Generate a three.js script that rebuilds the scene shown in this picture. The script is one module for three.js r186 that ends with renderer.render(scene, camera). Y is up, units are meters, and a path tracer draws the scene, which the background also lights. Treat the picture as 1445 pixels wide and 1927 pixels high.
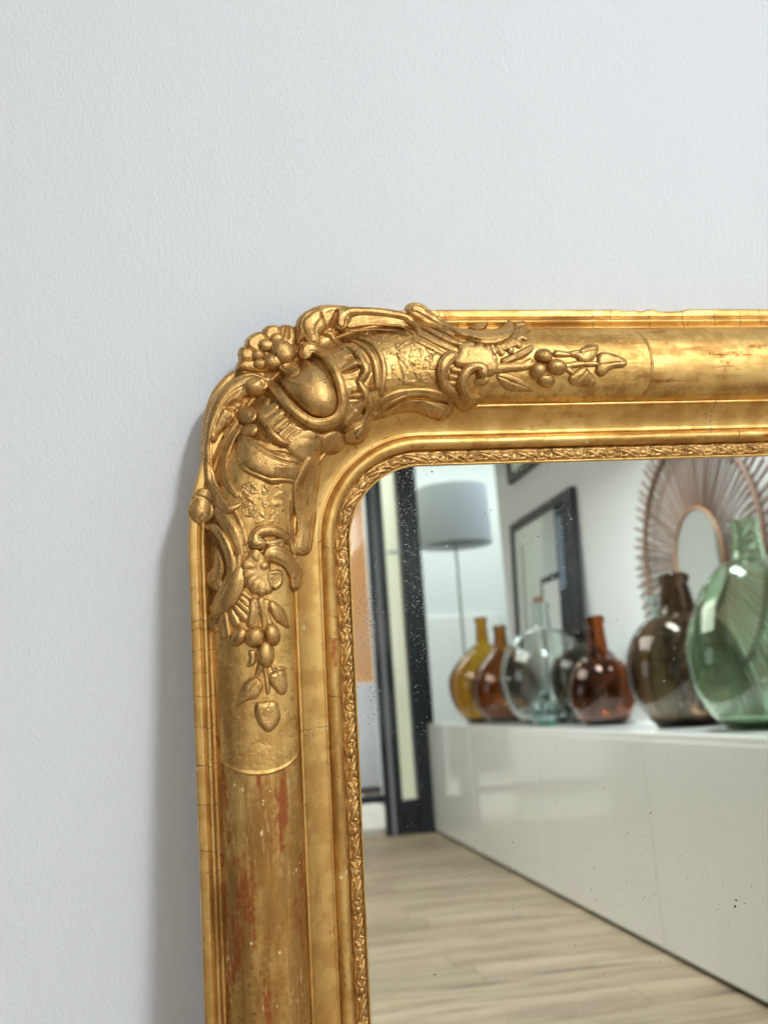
import * as THREE from 'three';
import { RoundedBoxGeometry } from 'three/addons/geometries/RoundedBoxGeometry.js';
import { mergeGeometries } from 'three/addons/utils/BufferGeometryUtils.js';
import { RectAreaLightUniformsLib } from 'three/addons/lights/RectAreaLightUniformsLib.js';

// ------------------------------------------------------------------ camera, light, exposure
const scene = new THREE.Scene();
const camera = new THREE.PerspectiveCamera(54.03, 767 / 1024, 0.05, 60);
camera.position.set(0, 1.0, 0.69102);
{ // right, up and back axes of the hand-held camera: turned a little left, pitched 5 degrees down, rolled 2 degrees
  const right = new THREE.Vector3(0.984813, -0.021086, 0.172334), up = new THREE.Vector3(0.035949, 0.995852, -0.083581), back = new THREE.Vector3(-0.169857, 0.088507, 0.981486);
  camera.quaternion.setFromRotationMatrix(new THREE.Matrix4().makeBasis(right, up, back));
}
camera.focus = 0.625;
camera.userData.fStop = 8.5;
scene.background = new THREE.Color(0.02, 0.02, 0.02);
const renderer = new THREE.WebGLRenderer({ antialias: true });
renderer.setSize(767, 1024);
renderer.toneMapping = THREE.LinearToneMapping;
renderer.toneMappingExposure = 1.09;
renderer.shadowMap.enabled = true;
RectAreaLightUniformsLib.init();
const DAY = [0.9, 0.96, 1.0], SOFT = [1.0, 0.95, 0.9];
const LIGHT = { skylight: 124, overhead: 6.5, window: 1.4, backroom: 6, terrace: 9 };

// ------------------------------------------------------------------ small tools
let seed = 7;
const rnd = () => { seed = (seed * 1664525 + 1013904223) >>> 0; return seed / 4294967296; };
const clamp = (x, a = 0, b = 1) => Math.min(b, Math.max(a, x)), lerp = (a, b, t) => a + (b - a) * t;
const smooth = (a, b, x) => { const t = clamp((x - a) / (b - a)); return t * t * (3 - 2 * t); };
const hash = (x, y, s) => { let h = (x * 374761393 + y * 668265263 + s * 1442695041) | 0; h = Math.imul(h ^ (h >>> 13), 1274126177); return ((h ^ (h >>> 16)) >>> 0) / 4294967296; };
function vnoise(x, y, s, px = 0, py = 0) { // value noise 0..1, tiling after px, py cells
  const ix = Math.floor(x), iy = Math.floor(y), fx = x - ix, fy = y - iy, m = (a, p) => (p ? ((a % p) + p) % p : a);
  const a = hash(m(ix, px), m(iy, py), s), b = hash(m(ix + 1, px), m(iy, py), s), c = hash(m(ix, px), m(iy + 1, py), s), d = hash(m(ix + 1, px), m(iy + 1, py), s);
  const u = fx * fx * (3 - 2 * fx), v = fy * fy * (3 - 2 * fy);
  return lerp(lerp(a, b, u), lerp(c, d, u), v);
}
function fbm(u, v, nx, ny, oct, s) { // u, v in 0..1, tiles
  let sum = 0, amp = 0.5, tot = 0;
  for (let i = 0; i < oct; i++, amp *= 0.5, nx *= 2, ny *= 2) { sum += amp * vnoise(u * nx, v * ny, s + i, nx, ny); tot += amp; }
  return sum / tot;
}
function tex(w, h, fn, srgb) {
  const d = new Uint8Array(w * h * 4);
  for (let y = 0; y < h; y++) for (let x = 0; x < w; x++) {
    const c = fn((x + 0.5) / w, (y + 0.5) / h), k = (y * w + x) * 4;
    for (let i = 0; i < 3; i++) d[k + i] = clamp(typeof c === 'number' ? c : c[i]) * 255;
    d[k + 3] = 255;
  }
  const t = new THREE.DataTexture(d, w, h, THREE.RGBAFormat);
  t.wrapS = t.wrapT = THREE.RepeatWrapping; t.magFilter = THREE.LinearFilter; t.minFilter = THREE.LinearMipmapLinearFilter; t.generateMipmaps = true;
  if (srgb) t.colorSpace = THREE.SRGBColorSpace;
  t.needsUpdate = true;
  return t;
}
const mix3 = (a, b, t) => [lerp(a[0], b[0], t), lerp(a[1], b[1], t), lerp(a[2], b[2], t)];
const std = (o) => new THREE.MeshStandardMaterial(o), phys = (o) => new THREE.MeshPhysicalMaterial(o);
const col = (r, g, b) => new THREE.Color().setRGB(r, g, b);
const used = {};
function numbered(name) { const n = used[name] = (used[name] ?? -1) + 1; return n ? name + '_' + String(n).padStart(3, '0') : name; }
function add(name, geometry, material, parent = scene, pos) {
  const m = new THREE.Mesh(geometry, material);
  m.name = parent === scene ? numbered(name) : name; m.castShadow = m.receiveShadow = true;
  if (pos) m.position.set(...pos);
  parent.add(m);
  return m;
}
function thing(name, label, category, pos = [0, 0, 0], group) {
  const g = new THREE.Group(); g.name = numbered(name); g.position.set(...pos);
  g.userData = { label, category }; if (group) g.userData.group = group;
  scene.add(g);
  return g;
}
function structure(name, geometry, material, pos) { const m = add(name, geometry, material, scene, pos); m.userData.kind = 'structure'; return m; }
const box = (w, h, d, r = 0.002) => (r ? new RoundedBoxGeometry(w, h, d, 2, Math.min(r, w / 2.1, h / 2.1, d / 2.1)) : new THREE.BoxGeometry(w, h, d));
function boxUV(g, k = 1) { // uv in metres by dominant normal
  const p = g.attributes.position, n = g.attributes.normal, uv = g.attributes.uv;
  for (let i = 0; i < p.count; i++) {
    const a = [Math.abs(n.getX(i)), Math.abs(n.getY(i)), Math.abs(n.getZ(i))], x = p.getX(i) * k, y = p.getY(i) * k, z = p.getZ(i) * k;
    if (a[2] >= a[0] && a[2] >= a[1]) uv.setXY(i, x, y); else if (a[1] >= a[0]) uv.setXY(i, x, z); else uv.setXY(i, z, y);
  }
  return g;
}

// ------------------------------------------------------------------ setting: walls, floor, ceiling
const plasterBump = tex(1024, 1024, (u, v) => {
  const w = fbm(u, v, 6, 4, 2, 3) - 0.5, uu = u + w * 0.02;
  const a = fbm(((uu % 1) + 1) % 1, v, 290, 180, 2, 11), b = fbm(u, v, 60, 40, 2, 21);
  const ridge = smooth(0.3, 0.8, a);
  return clamp(0.15 + 0.5 * ridge + 0.35 * (b - 0.5) + 0.5 * (fbm(u, v, 7, 5, 3, 41) - 0.5) + 0.12 * fbm(u, v, 380, 300, 1, 31));
});
plasterBump.repeat.set(1 / 0.42, 1 / 0.42);
const wallMat = std({ color: col(0.725, 0.765, 0.805), roughness: 0.6, bumpMap: plasterBump, bumpScale: 0.00022 });
const plainWall = std({ color: col(0.76, 0.77, 0.76), roughness: 0.85 });
const backWallMat = std({ color: col(0.66, 0.68, 0.66), roughness: 0.85 });
const ceilingMat = std({ color: col(0.8, 0.8, 0.79), roughness: 0.9 });

const ROOM = { l: -3.2, r: 1.86, back: 5.95, top: 2.75 };
structure('wall', boxUV(new THREE.BoxGeometry(5.3, 3.0, 0.12)), wallMat, [-0.73, 1.45, -0.06]);
structure('right_wall', boxUV(new THREE.BoxGeometry(0.12, 2.85, 5.67)), plainWall, [1.92, 1.375, 2.835]);
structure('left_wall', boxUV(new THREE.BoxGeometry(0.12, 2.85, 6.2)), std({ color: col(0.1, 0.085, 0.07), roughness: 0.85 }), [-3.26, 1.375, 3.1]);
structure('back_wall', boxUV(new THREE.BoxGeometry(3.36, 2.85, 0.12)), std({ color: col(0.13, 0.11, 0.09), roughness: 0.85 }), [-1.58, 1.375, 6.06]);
structure('door_pier', boxUV(new THREE.BoxGeometry(0.64, 2.85, 0.12)), plainWall, [0.42, 1.375, 6.06]);
structure('far_wall', boxUV(new THREE.BoxGeometry(2.9, 3.4, 0.12)), backWallMat, [2.79, 1.6, 8.06]);
structure('far_side_wall', boxUV(new THREE.BoxGeometry(0.12, 3.4, 2.7)), backWallMat, [3.6, 1.6, 6.7]);
structure('recess_wall', boxUV(new THREE.BoxGeometry(1.7, 3.4, 0.1)), plainWall, [2.84, 1.6, 5.615]);
structure('partition_wall', boxUV(new THREE.BoxGeometry(0.1, 3.4, 1.25)), std({ color: col(0.72, 0.71, 0.52), roughness: 0.8 }), [1.35, 1.6, 6.67]);

// the ceiling: four slabs round the skylight opening
const SKY = { x0: 0.95, x1: 1.25, z0: 2.0, z1: 2.9 };
{
  const g = [[ROOM.l, SKY.x0, 0, 6], [SKY.x1, ROOM.r, 0, 6], [SKY.x0, SKY.x1, 0, SKY.z0], [SKY.x0, SKY.x1, SKY.z1, 6]].map(([a, b, c, d]) => new THREE.BoxGeometry(b - a, 0.15, d - c).translate((a + b) / 2, ROOM.top + 0.075, (c + d) / 2));
  structure('ceiling', mergeGeometries(g), ceilingMat);
  structure('added_light_baffle', boxUV(new THREE.BoxGeometry(0.1, 0.42, 5.6)), ceilingMat, [1.45, ROOM.top - 0.212, 2.85]);  // unseen baffle, added to keep the skylight off the right wall
  structure('far_ceiling', new THREE.BoxGeometry(2.4, 0.12, 2.75).translate(2.5, 3.3, 6.7), ceilingMat);
}
function glowing(name, label, w, h, pos, look, L, cat = 'window', tint = DAY) { // a glowing window pane or added light panel, with its light just in front
  const t = thing(name, label, cat, pos);
  const lk = new THREE.Object3D(); lk.lookAt(...look);
  const g = new THREE.PlaneGeometry(w, h).applyQuaternion(lk.quaternion);
  add('pane', g, std({ color: 0x000000, emissive: col(...tint), emissiveIntensity: L * 0.12, side: THREE.FrontSide }), t);
  const f = [[w + 0.1, 0.05, 0, h / 2 + 0.025], [w + 0.1, 0.05, 0, -h / 2 - 0.025], [0.05, h, -w / 2 - 0.025, 0], [0.05, h, w / 2 + 0.025, 0]].map(([a, b, x, y]) => new THREE.BoxGeometry(a, b, 0.05).translate(x, y, 0));
  add('frame', mergeGeometries(f).applyQuaternion(lk.quaternion), plainWall, t);
  const light = new THREE.RectAreaLight(col(...tint), L, w, h);
  const d = new THREE.Vector3(...look).normalize();
  light.position.set(pos[0] + d.x * 0.03, pos[1] + d.y * 0.03, pos[2] + d.z * 0.03);
  light.lookAt(light.position.x + d.x, light.position.y + d.y, light.position.z + d.z);
  light.name = name + '_pane_light';
  scene.add(light);
  return t;
}

// the floor: light oak boards that run across the room
const woodTex = tex(1024, 512, (u, v) => {
  const wob = fbm(u, v, 3, 4, 3, 51) * 0.5, g = fbm(u, (v + wob) % 1, 4, 60, 3, 52), s = fbm(u, v, 6, 10, 3, 53), f = fbm(u, v, 30, 220, 2, 54);
  let c = mix3([0.62, 0.56, 0.46], [0.5, 0.44, 0.35], smooth(0.3, 0.8, g * 0.7 + s * 0.4));
  c = mix3(c, [0.4, 0.34, 0.27], 0.35 * smooth(0.55, 0.8, s) + 0.2 * smooth(0.6, 0.8, f));
  for (const [x, y, r] of [[0.23, 0.3, 0.03], [0.71, 0.62, 0.04]]) { const d = Math.hypot((u - x) / 2.2, (v - y) * 1.0) / r; c = mix3(c, [0.2, 0.16, 0.13], 0.75 * (1 - smooth(0.3, 1.6, d))); }
  return c;
}, true);
const floorUnder = std({ color: col(0.1, 0.08, 0.06), roughness: 0.9 });
const floor = structure('floor', new THREE.BoxGeometry(8, 0.1, 12), floorUnder, [0, -0.062, 4]);
{
  const W = 0.19, geos = [1.9, 1.4].map((l) => { const g = box(l - 0.0012, 0.02, W - 0.0012, 0.0008); boxUV(g); return g; });
  const mats = [0.84, 1, 1.12, 0.93, 1.05].map((k, i) => { const t = woodTex.clone(); t.repeat.set(1 / 1.9, 1 / 0.36); t.offset.set(rnd(), rnd()); t.needsUpdate = true; return std({ map: t, color: col(k, k * (1 - 0.015 * (i % 3)), k * (1 - 0.03 * (i % 2))), roughness: 0.42 }); });
  for (let r = 0; r < 34; r++) {
    const z = 0.1 + r * W, off = [0, 0.75, 1.3, 0.4][r % 4];
    for (let x = -3.2 - off, k = 0; x < 1.75; k++) {
      const gi = (r + k) % 2, l = gi ? 1.4 : 1.9;
      let m = mats[Math.floor(rnd() * 5)];
      if (r === 12 && x < 0.7 && x + l > 0.7) { m = mats[1].clone(); m.map = woodTex.clone(); m.map.repeat.set(1 / 1.9, 1 / 0.36); m.map.offset.set(0.23 - (0.7 - x - l / 2) / 1.9, 0.3 - (2.447 - z) / 0.36); m.map.needsUpdate = true; }
      if (x + l > -3.2) add('plank', geos[gi], m, floor, [x + l / 2, 0.052 + (rnd() - 0.5) * 0.0008, z - 4]);
      x += l;
    }
  }
}

// ------------------------------------------------------------------ the mirror
const FH = 1081, FW = 760, SIGHT = 103.5, RAD = 49, ARC = (RAD * Math.PI) / 2, TILT = THREE.MathUtils.degToRad(8.0558);
const mirror = thing('gilded_mirror', 'antique gilded mirror with carved rounded corner leaning against the white plaster wall', 'mirror', [-0.01477 + FW / 2000, 0.003, 0.17517]);
mirror.rotation.x = -TILT;
const LX = (u) => (u - FW / 2) / 1000, LY = (q) => (FH - q) / 1000;
// height of the moulding in mm above the glass, by distance in mm from the outer edge
const PROFILE = [[0, -22], [0, 5.5], [0.5, 7.4], [1.4, 8.3], [5.2, 8.8], [5.9, 8.2], [6.3, 7.3], [6.8, 7.3], [7.2, 8.6], [8, 9.8], [9, 10.2], [10, 9.8], [10.9, 8.6], [11.5, 7.6], [13, 7.6]];
for (let i = 0; i <= 30; i++) { const t = i / 30, x = 2 * t - 1; PROFILE.push([13.2 + 51.6 * t, 8.4 + 3.6 * t + 15.5 * Math.pow(Math.max(0, 1 - Math.pow(Math.abs(x), 2.15)), 0.62)]); }
PROFILE.push([65.1, 13], [65.4, 13.7], [66.5, 13.7], [66.9, 13.2], [67, 12.2]);
for (let i = 1; i <= 14; i++) { const t = i / 14; PROFILE.push([67 + 15.6 * t, 4.2 + 8 * Math.pow(1 - t, 1.9)]); }
PROFILE.push([82.8, 4.9], [84, 4.9], [84.3, 4.0]);
for (let i = 0; i <= 12; i++) { const a = Math.PI * (1 - i / 12); PROFILE.push([88.7 + 4.3 * Math.cos(a), 4 + 4.4 * Math.sin(a)]); }
PROFILE.push([93.2, 0.7], [94.5, 0.7], [94.7, 1.7], [102, 1.7], [102.2, 3.6], [103.2, 3.6], [103.5, 3.0], [103.5, -0.2]);
const TABLE = []; // z by 0.25 mm
for (let i = 0; i <= 420; i++) {
  const so = i * 0.25; let z = 8;
  for (let k = 2; k < PROFILE.length; k++) if (PROFILE[k][0] >= so && PROFILE[k][0] > PROFILE[k - 1][0]) { z = lerp(PROFILE[k - 1][1], PROFILE[k][1], clamp((so - PROFILE[k - 1][0]) / (PROFILE[k][0] - PROFILE[k - 1][0]))); break; }
  TABLE.push(z);
}
const zAt = (so) => { const k = clamp(so / 0.25, 0, 419.9), i = Math.floor(k); return lerp(TABLE[i], TABLE[i + 1], k - i); };
const BROAD = TABLE.map((_, i) => { let s = 0, n = 0; for (let k = -22; k <= 22; k++) { s += TABLE[clamp(i + k, 2, 418)]; n++; } return s / n; });
const zBroad = (so) => { const k = clamp(so / 0.25, 0, 419.9), i = Math.floor(k); return lerp(BROAD[i], BROAD[i + 1], k - i); };
const CU = SIGHT + RAD;
function distIn(u, q) { // distance in mm from the outer edge, near the carved corner
  if (u < CU && q < CU) return SIGHT - (Math.hypot(u - CU, q - CU) - RAD);
  return u - CU < q - CU ? u : q;
}
// a place on the frame: s mm along the sight edge (0 where the corner's curve begins on the left rail), so mm from the outer edge
function place(s, so) {
  const o = SIGHT - so;
  if (s <= 0) return [SIGHT - o, CU - s];
  if (s < ARC) { const a = s / RAD; return [CU - (RAD + o) * Math.cos(a), CU - (RAD + o) * Math.sin(a)]; }
  return [CU + s - ARC, SIGHT - o];
}
// ---- gilding
const GOLD = [0.88, 0.73, 0.46], GOLDB = [0.80, 0.635, 0.37], BRONZE = [0.79, 0.635, 0.40], BOLE = [0.55, 0.25, 0.1], BROWN = [0.6, 0.43, 0.22], GESSO = [0.86, 0.79, 0.66];
function gilding(o) { // u runs along the rail (0.4 m), v across it (0.1 m)
  const n = (u, v, a, b, oc, s) => fbm(u, v, a * (o.len ? 2 : 1), b, oc, s + o.seed);
  const LEN = o.len ?? 0.4, W = LEN > 0.5 ? 2048 : 1024, H = 256, info = [], kx = Math.round(LEN / 0.4);
  const spots = []; for (let i = 0; i < (o.specks ?? 40); i++) spots.push([hash(i, 1, o.seed), hash(i, 2, o.seed), 0.003 + 0.008 * hash(i, 3, o.seed) ** 4, hash(i, 4, o.seed)]);
  const cracks = []; for (let i = 0; i < (o.cracks ?? 0); i++) cracks.push([hash(i, 5, o.seed), hash(i, 6, o.seed) * 0.6, 0.25 + 0.6 * hash(i, 7, o.seed)]);
  for (let y = 0; y < H; y++) for (let x = 0; x < W; x++) {
    const u = (x + 0.5) / W, v = (y + 0.5) / H;
    const streak = n(u, v, 8, 12, 4, 1), fine = n(u, v, 160, 40, 2, 2), mott = n(u, v, 40, 10, 4, 3), grain = n(u, v, 24, 90, 2, 4);
    const where = o.where ? o.where(u) : 1;
    let c = mix3(GOLD, GOLDB, smooth(0.35, 0.7, mott)), metal = 1, rough = 0.41 + 0.14 * mott + 0.05 * fine, b = 0.5 + 0.16 * (fine - 0.5) + 0.16 * (grain - 0.5) + 0.2 * (mott - 0.5);
    const worn = smooth(0.42, 0.8, streak + 0.15 * (fine - 0.5) + 0.1 * (grain - 0.5) + (o.wear ?? 0) - 0.22 * (1 - where));
    c = mix3(c, BROWN, worn * 0.75); metal -= worn * 0.12;
    const red = smooth(0.57, 0.8, n(u, v, 9, 13, 4, 9) + 0.3 * (grain - 0.5) + 0.26 * (fine - 0.5) + (o.red ?? -0.1) - 0.2 * (1 - where));
    c = mix3(c, BOLE, red * 0.72); metal -= red * 0.25; rough += red * 0.12;
    if (o.stipple) { const st = smooth(0.58, 0.74, n(u, v, 200, 50, 2, 20)) * smooth(0.35, 0.6, mott); c = mix3(c, [0.93, 0.82, 0.56], st * 0.3); c = mix3(c, [0.6, 0.45, 0.24], 0.3 * smooth(0.6, 0.75, n(u, v, 150, 38, 2, 21))); b += st * 0.15; }
    const pit = smooth(0.78, 0.86, n(u, v, 260, 66, 2, 12)) * smooth(0.45, 0.65, n(u, v, 16, 5, 2, 13)); c = mix3(c, [0.36, 0.22, 0.1], pit * 0.6); b -= pit * 0.2;
    let gs = 0;
    for (const [a, d, r, k] of spots) { const du = Math.abs(u - a) * 10 * LEN, dv = Math.abs(v - d); if (du < 0.03 && dv < 0.03) gs = Math.max(gs, 1 - smooth(0.6, 1.1, Math.hypot(du * (0.6 + k * 0.5), dv) / r)); }
    const flake = smooth(0.7, 0.8, n(u, v, 60, 30, 3, 15)) * smooth(0.55, 0.75, n(u, v, 7, 6, 2, 16)) * (o.flake ?? 0); gs = Math.max(gs, flake) * (0.35 + 0.65 * where);
    c = mix3(c, GESSO, gs * 0.9); metal -= gs * 0.9; b -= gs * 0.2;
    if (o.flake) { const sc = smooth(0.62, 0.74, n(u, v, 60, 130, 2, 22)) * smooth(0.48, 0.66, n(u, v, 8, 6, 2, 23)) * where; c = mix3(c, [0.8, 0.66, 0.46], sc * 0.6); metal -= sc * 0.4; }
    for (const [a, d, l] of cracks) { const du = Math.abs(u - a - 0.004 * (n(u, v, 4, 20, 2, 18) - 0.5) * 2) * (LEN / 0.4); if (v > d && v < d + l && du < 0.0012) { const k = (1 - smooth(0.0003, 0.0011, du)) * smooth(0.3, 0.55, n(u, v, 30, 40, 2, 19)); c = mix3(c, [0.16, 0.1, 0.05], k * 0.55); metal -= k * 0.4; b -= 0.3 * k; } }
    info.push([c, clamp(metal), clamp(rough), clamp(b)]);
  }
  const at = (k) => (u, v) => info[Math.min(H - 1, Math.floor(v * H)) * W + Math.min(W - 1, Math.floor(u * W))][k];
  const cm = tex(W, H, at(0), true), orm = tex(W, H, (u, v) => [1, at(2)(u, v), at(1)(u, v)]), bm = tex(W, H, at(3));
  for (const t of [cm, orm, bm]) t.repeat.set(1 / LEN, 1 / 0.1);
  return std({ map: cm, roughness: 1, roughnessMap: orm, metalness: 1, metalnessMap: orm, bumpMap: bm, bumpScale: o.bump ?? 0.00035 });
}
const M = {
  band: gilding({ seed: 100, cracks: 22, wear: 0.0, red: -0.22, specks: 10 }),
  torus: gilding({ seed: 200, cracks: 3, wear: 0.14, red: 0.05, specks: 260, flake: 1, len: 0.8, where: (u) => smooth(0.5, 0.6, u) * (1 - smooth(0.87, 0.95, u)) }),
  cove: gilding({ seed: 300, cracks: 5, wear: -0.2, red: -0.28, specks: 40 }),
  bead: gilding({ seed: 400, cracks: 8, wear: 0.0, red: -0.17, specks: 50 }),
  plaque: gilding({ seed: 500, cracks: 0, wear: -0.06, red: -0.25, specks: 10, bump: 0.0006, stipple: 1 }),
};
function crackle(u, v, n, s) { // 0..1 along the edges of an irregular cell pattern, tiling
  const x = u * n + 0.35 * (fbm(u, v, n * 3, n * 3, 2, s + 5) - 0.5), y = v * n + 0.35 * (fbm(u, v, n * 3, n * 3, 2, s + 6) - 0.5), ix = Math.floor(x), iy = Math.floor(y); let a = 9, b = 9;
  for (let j = -1; j <= 1; j++) for (let i = -1; i <= 1; i++) { const cx = (((ix + i) % n) + n) % n, cy = (((iy + j) % n) + n) % n, d = Math.hypot(ix + i + hash(cx, cy, s) - x, iy + j + hash(cx, cy, s + 1) - y); if (d < a) { b = a; a = d; } else if (d < b) b = d; }
  return (1 - smooth(0.008, 0.03, b - a)) * smooth(0.5, 0.62, fbm(u, v, 6, 6, 2, s + 7));
}
const bronzeTex = (() => {
  const info = tex(512, 512, (u, v) => { const a = fbm(u, v, 10, 10, 4, 61), f = fbm(u, v, 70, 70, 2, 62), p = smooth(0.72, 0.82, fbm(u, v, 50, 50, 3, 63)); let c = mix3(BRONZE, [0.70, 0.54, 0.32], smooth(0.35, 0.75, a)); c = mix3(c, [0.88, 0.74, 0.5], 0.6 * smooth(0.55, 0.8, f)); c = mix3(c, [0.42, 0.28, 0.14], p * 0.4); return mix3(c, [0.2, 0.12, 0.06], 0.55 * crackle(u, v, 5, 70)); }, true);
  const bump = tex(512, 512, (u, v) => 0.3 + 0.4 * fbm(u, v, 90, 90, 3, 64) + 0.3 * fbm(u, v, 14, 14, 3, 65) - 0.3 * crackle(u, v, 5, 70));
  const rm = tex(256, 256, (u, v) => [1, 0.39 + 0.16 * fbm(u, v, 30, 30, 3, 66), 0.95]);
  for (const t of [info, bump, rm]) t.repeat.set(1 / 0.05, 1 / 0.05);
  return { map: info, bumpMap: bump, bumpScale: 0.00045, roughness: 1, roughnessMap: rm, metalness: 1, metalnessMap: rm };
})();
M.bronze = std(bronzeTex);
M.patinaShade = std({ ...bronzeTex, color: col(0.5, 0.4, 0.28) }); // brown-washed ground between the carved pieces, crevice shade put into its colour

// ---- the moulding, swept round the sight edge
const path = []; // [u, q, outward u, outward q, run mm]
{
  const B = FH - SIGHT, R = FW - SIGHT, seg = (a, b, d) => { const n = Math.max(1, Math.round(Math.abs(b - a) / d)), r = []; for (let i = 0; i <= n; i++) r.push(a + ((b - a) * i) / n); return r; };
  path.push([SIGHT, B, -1, 1]);
  for (const q of seg(B - 110, 520, 40)) path.push([SIGHT, q, -1, 0]);
  for (const q of seg(517, CU + 2, 2.5)) path.push([SIGHT, q, -1, 0]);
  for (let i = 0; i <= 44; i++) { const a = (i / 44) * Math.PI / 2; path.push([CU - RAD * Math.cos(a), CU - RAD * Math.sin(a), -Math.cos(a), -Math.sin(a)]); }
  for (const u of seg(CU + 2, 430, 1.6)) path.push([u, SIGHT, 0, -1]);
  for (const u of seg(440, FW - CU, 30)) path.push([u, SIGHT, 0, -1]);
  for (let i = 0; i <= 24; i++) { const a = (i / 24) * Math.PI / 2; path.push([FW - CU + RAD * Math.sin(a), CU - RAD * Math.cos(a), Math.sin(a), -Math.cos(a)]); }
  for (const q of seg(CU + 20, B - 110, 40)) path.push([R, q, 1, 0]);
  path.push([R, B, 1, 1]);
  for (const u of seg(R - 110, SIGHT + 110, 60)) path.push([u, B, 0, 1]);
  path.push([SIGHT, B, -1, 1]);
  let run = 0; path.forEach((p, i) => { if (i) run += Math.hypot(p[0] - path[i - 1][0], p[1] - path[i - 1][1]); p[4] = run; });
}
const CHIPS = [[301, 6, 0.9], [311, 4, 1.3], [331, 9, 1.5], [340, 4, 1.0]];
function chip(u, q, so) { let c = 0; if (q < 20 && u > 200) for (const [a, w, d] of CHIPS) if (w) c = Math.max(c, d * (1 - smooth(w * 0.4, w * 1.4, Math.abs(u - a)))); return so < 3 ? c * (1 - so / 3) : 0; }
function sweep(name, from, to, material, extra) {
  const rows = PROFILE.filter((p, i) => p[0] >= from && p[0] <= to && (i > 0 || from === 0)), pos = [], uv = [], idx = [], n = rows.length;
  let arc = [0]; for (let i = 1; i < n; i++) arc.push(arc[i - 1] + Math.hypot(rows[i][0] - rows[i - 1][0], rows[i][1] - rows[i - 1][1]));
  for (const [u, q, nu, nq, run] of path) for (let k = 0; k < n; k++) {
    const o = SIGHT - rows[k][0]; let uu = u + nu * o, qq = q + nq * o, z = rows[k][1];
    const c = chip(uu, qq, rows[k][0]); qq += c; if (c > 0.1 && z > 0) z -= c * 0.5;
    const wob = 0.22 * (vnoise(run / 9, rows[k][0] / 5, 71) - 0.5) + 0.5 * (vnoise(run / 70, 3, 72) - 0.5);
    pos.push(LX(uu), LY(qq), (z + (z > 0 ? wob : 0)) / 1000); uv.push(run / 1000, (from + arc[k]) / 1000);
  }
  for (let i = 0; i < path.length - 1; i++) for (let k = 0; k < n - 1; k++) { const a = i * n + k, b = a + n; idx.push(a, b, a + 1, b, b + 1, a + 1); }
  const g = new THREE.BufferGeometry();
  g.setAttribute('position', new THREE.Float32BufferAttribute(pos, 3)); g.setAttribute('uv', new THREE.Float32BufferAttribute(uv, 2)); g.setIndex(idx); g.computeVertexNormals();
  return add(name, g, material, mirror);
}
sweep('outer_moulding', 0, 13, M.band);
sweep('rounded_moulding', 13, 65.2, M.torus);
sweep('cove_moulding', 65.1, 84.3, M.cove);
sweep('bead_moulding', 84.3, 102.2, M.bead);
sweep('sight_lip', 102, 103.5, M.cove);
{
  const sh = new THREE.Shape(), w = FW / 2000 - 0.008, h = FH / 1000 - 0.008, r = 0.144;
  sh.moveTo(-w, 0.008); sh.lineTo(w, 0.008); sh.lineTo(w, h - r); sh.absarc(w - r, h - r, r, 0, Math.PI / 2); sh.lineTo(-w + r, h); sh.absarc(-w + r, h - r, r, Math.PI / 2, Math.PI);
  add('backing_board', new THREE.ExtrudeGeometry(sh, { depth: 0.012, bevelEnabled: false }), std({ color: col(0.25, 0.16, 0.09), roughness: 0.8 }), mirror, [0, 0, -0.0225]);
}

// ---- the smooth plaques laid over the rounded moulding next to the corner, each with a curved end
function plaque(s0, s1, endAt0) {
  const pos = [], uv = [], idx = [], NW = 170, NT = 46;
  for (let i = 0; i <= NW; i++) for (let k = 0; k <= NT; k++) {
    const t = k / NT, x = 2 * t - 1, so = 13.6 + 50.8 * t, w = i / NW, bul = 13 * Math.sqrt(Math.max(0, 1 - x * x * 0.98));
    const a = endAt0 ? s0 - bul : s0, b = endAt0 ? s1 : s1 + bul, s = lerp(a, b, endAt0 ? w * w : 1 - (1 - w) * (1 - w));
    const fromEnd = endAt0 ? s - a : b - s, rim = 0.75 * Math.exp(-(((fromEnd - 1.7) / 1.0) ** 2)), fall = smooth(0, 0.7, fromEnd);
    const edge = Math.min(smooth(0, 0.06, t), smooth(0, 0.06, 1 - t));
    const [u, q] = place(s, so); let z = zAt(so) - 0.4 + fall * (0.4 + (0.75 + rim) * edge) + 0.25 * (vnoise(s / 7, so / 7, 81) - 0.5);
    pos.push(LX(u), LY(q), z / 1000); uv.push(s / 1000, so / 1000);
  }
  for (let i = 0; i < NW; i++) for (let k = 0; k < NT; k++) { const a = i * (NT + 1) + k, b = a + NT + 1; idx.push(a, b, a + 1, b, b + 1, a + 1); }
  const g = new THREE.BufferGeometry();
  g.setAttribute('position', new THREE.Float32BufferAttribute(pos, 3)); g.setAttribute('uv', new THREE.Float32BufferAttribute(uv, 2)); g.setIndex(idx); g.computeVertexNormals();
  add('plaque', g, M.plaque, mirror);
}
plaque(CU - 280, ARC * 0.5, true);
plaque(ARC * 0.5, ARC + 297 - CU, false);

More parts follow.
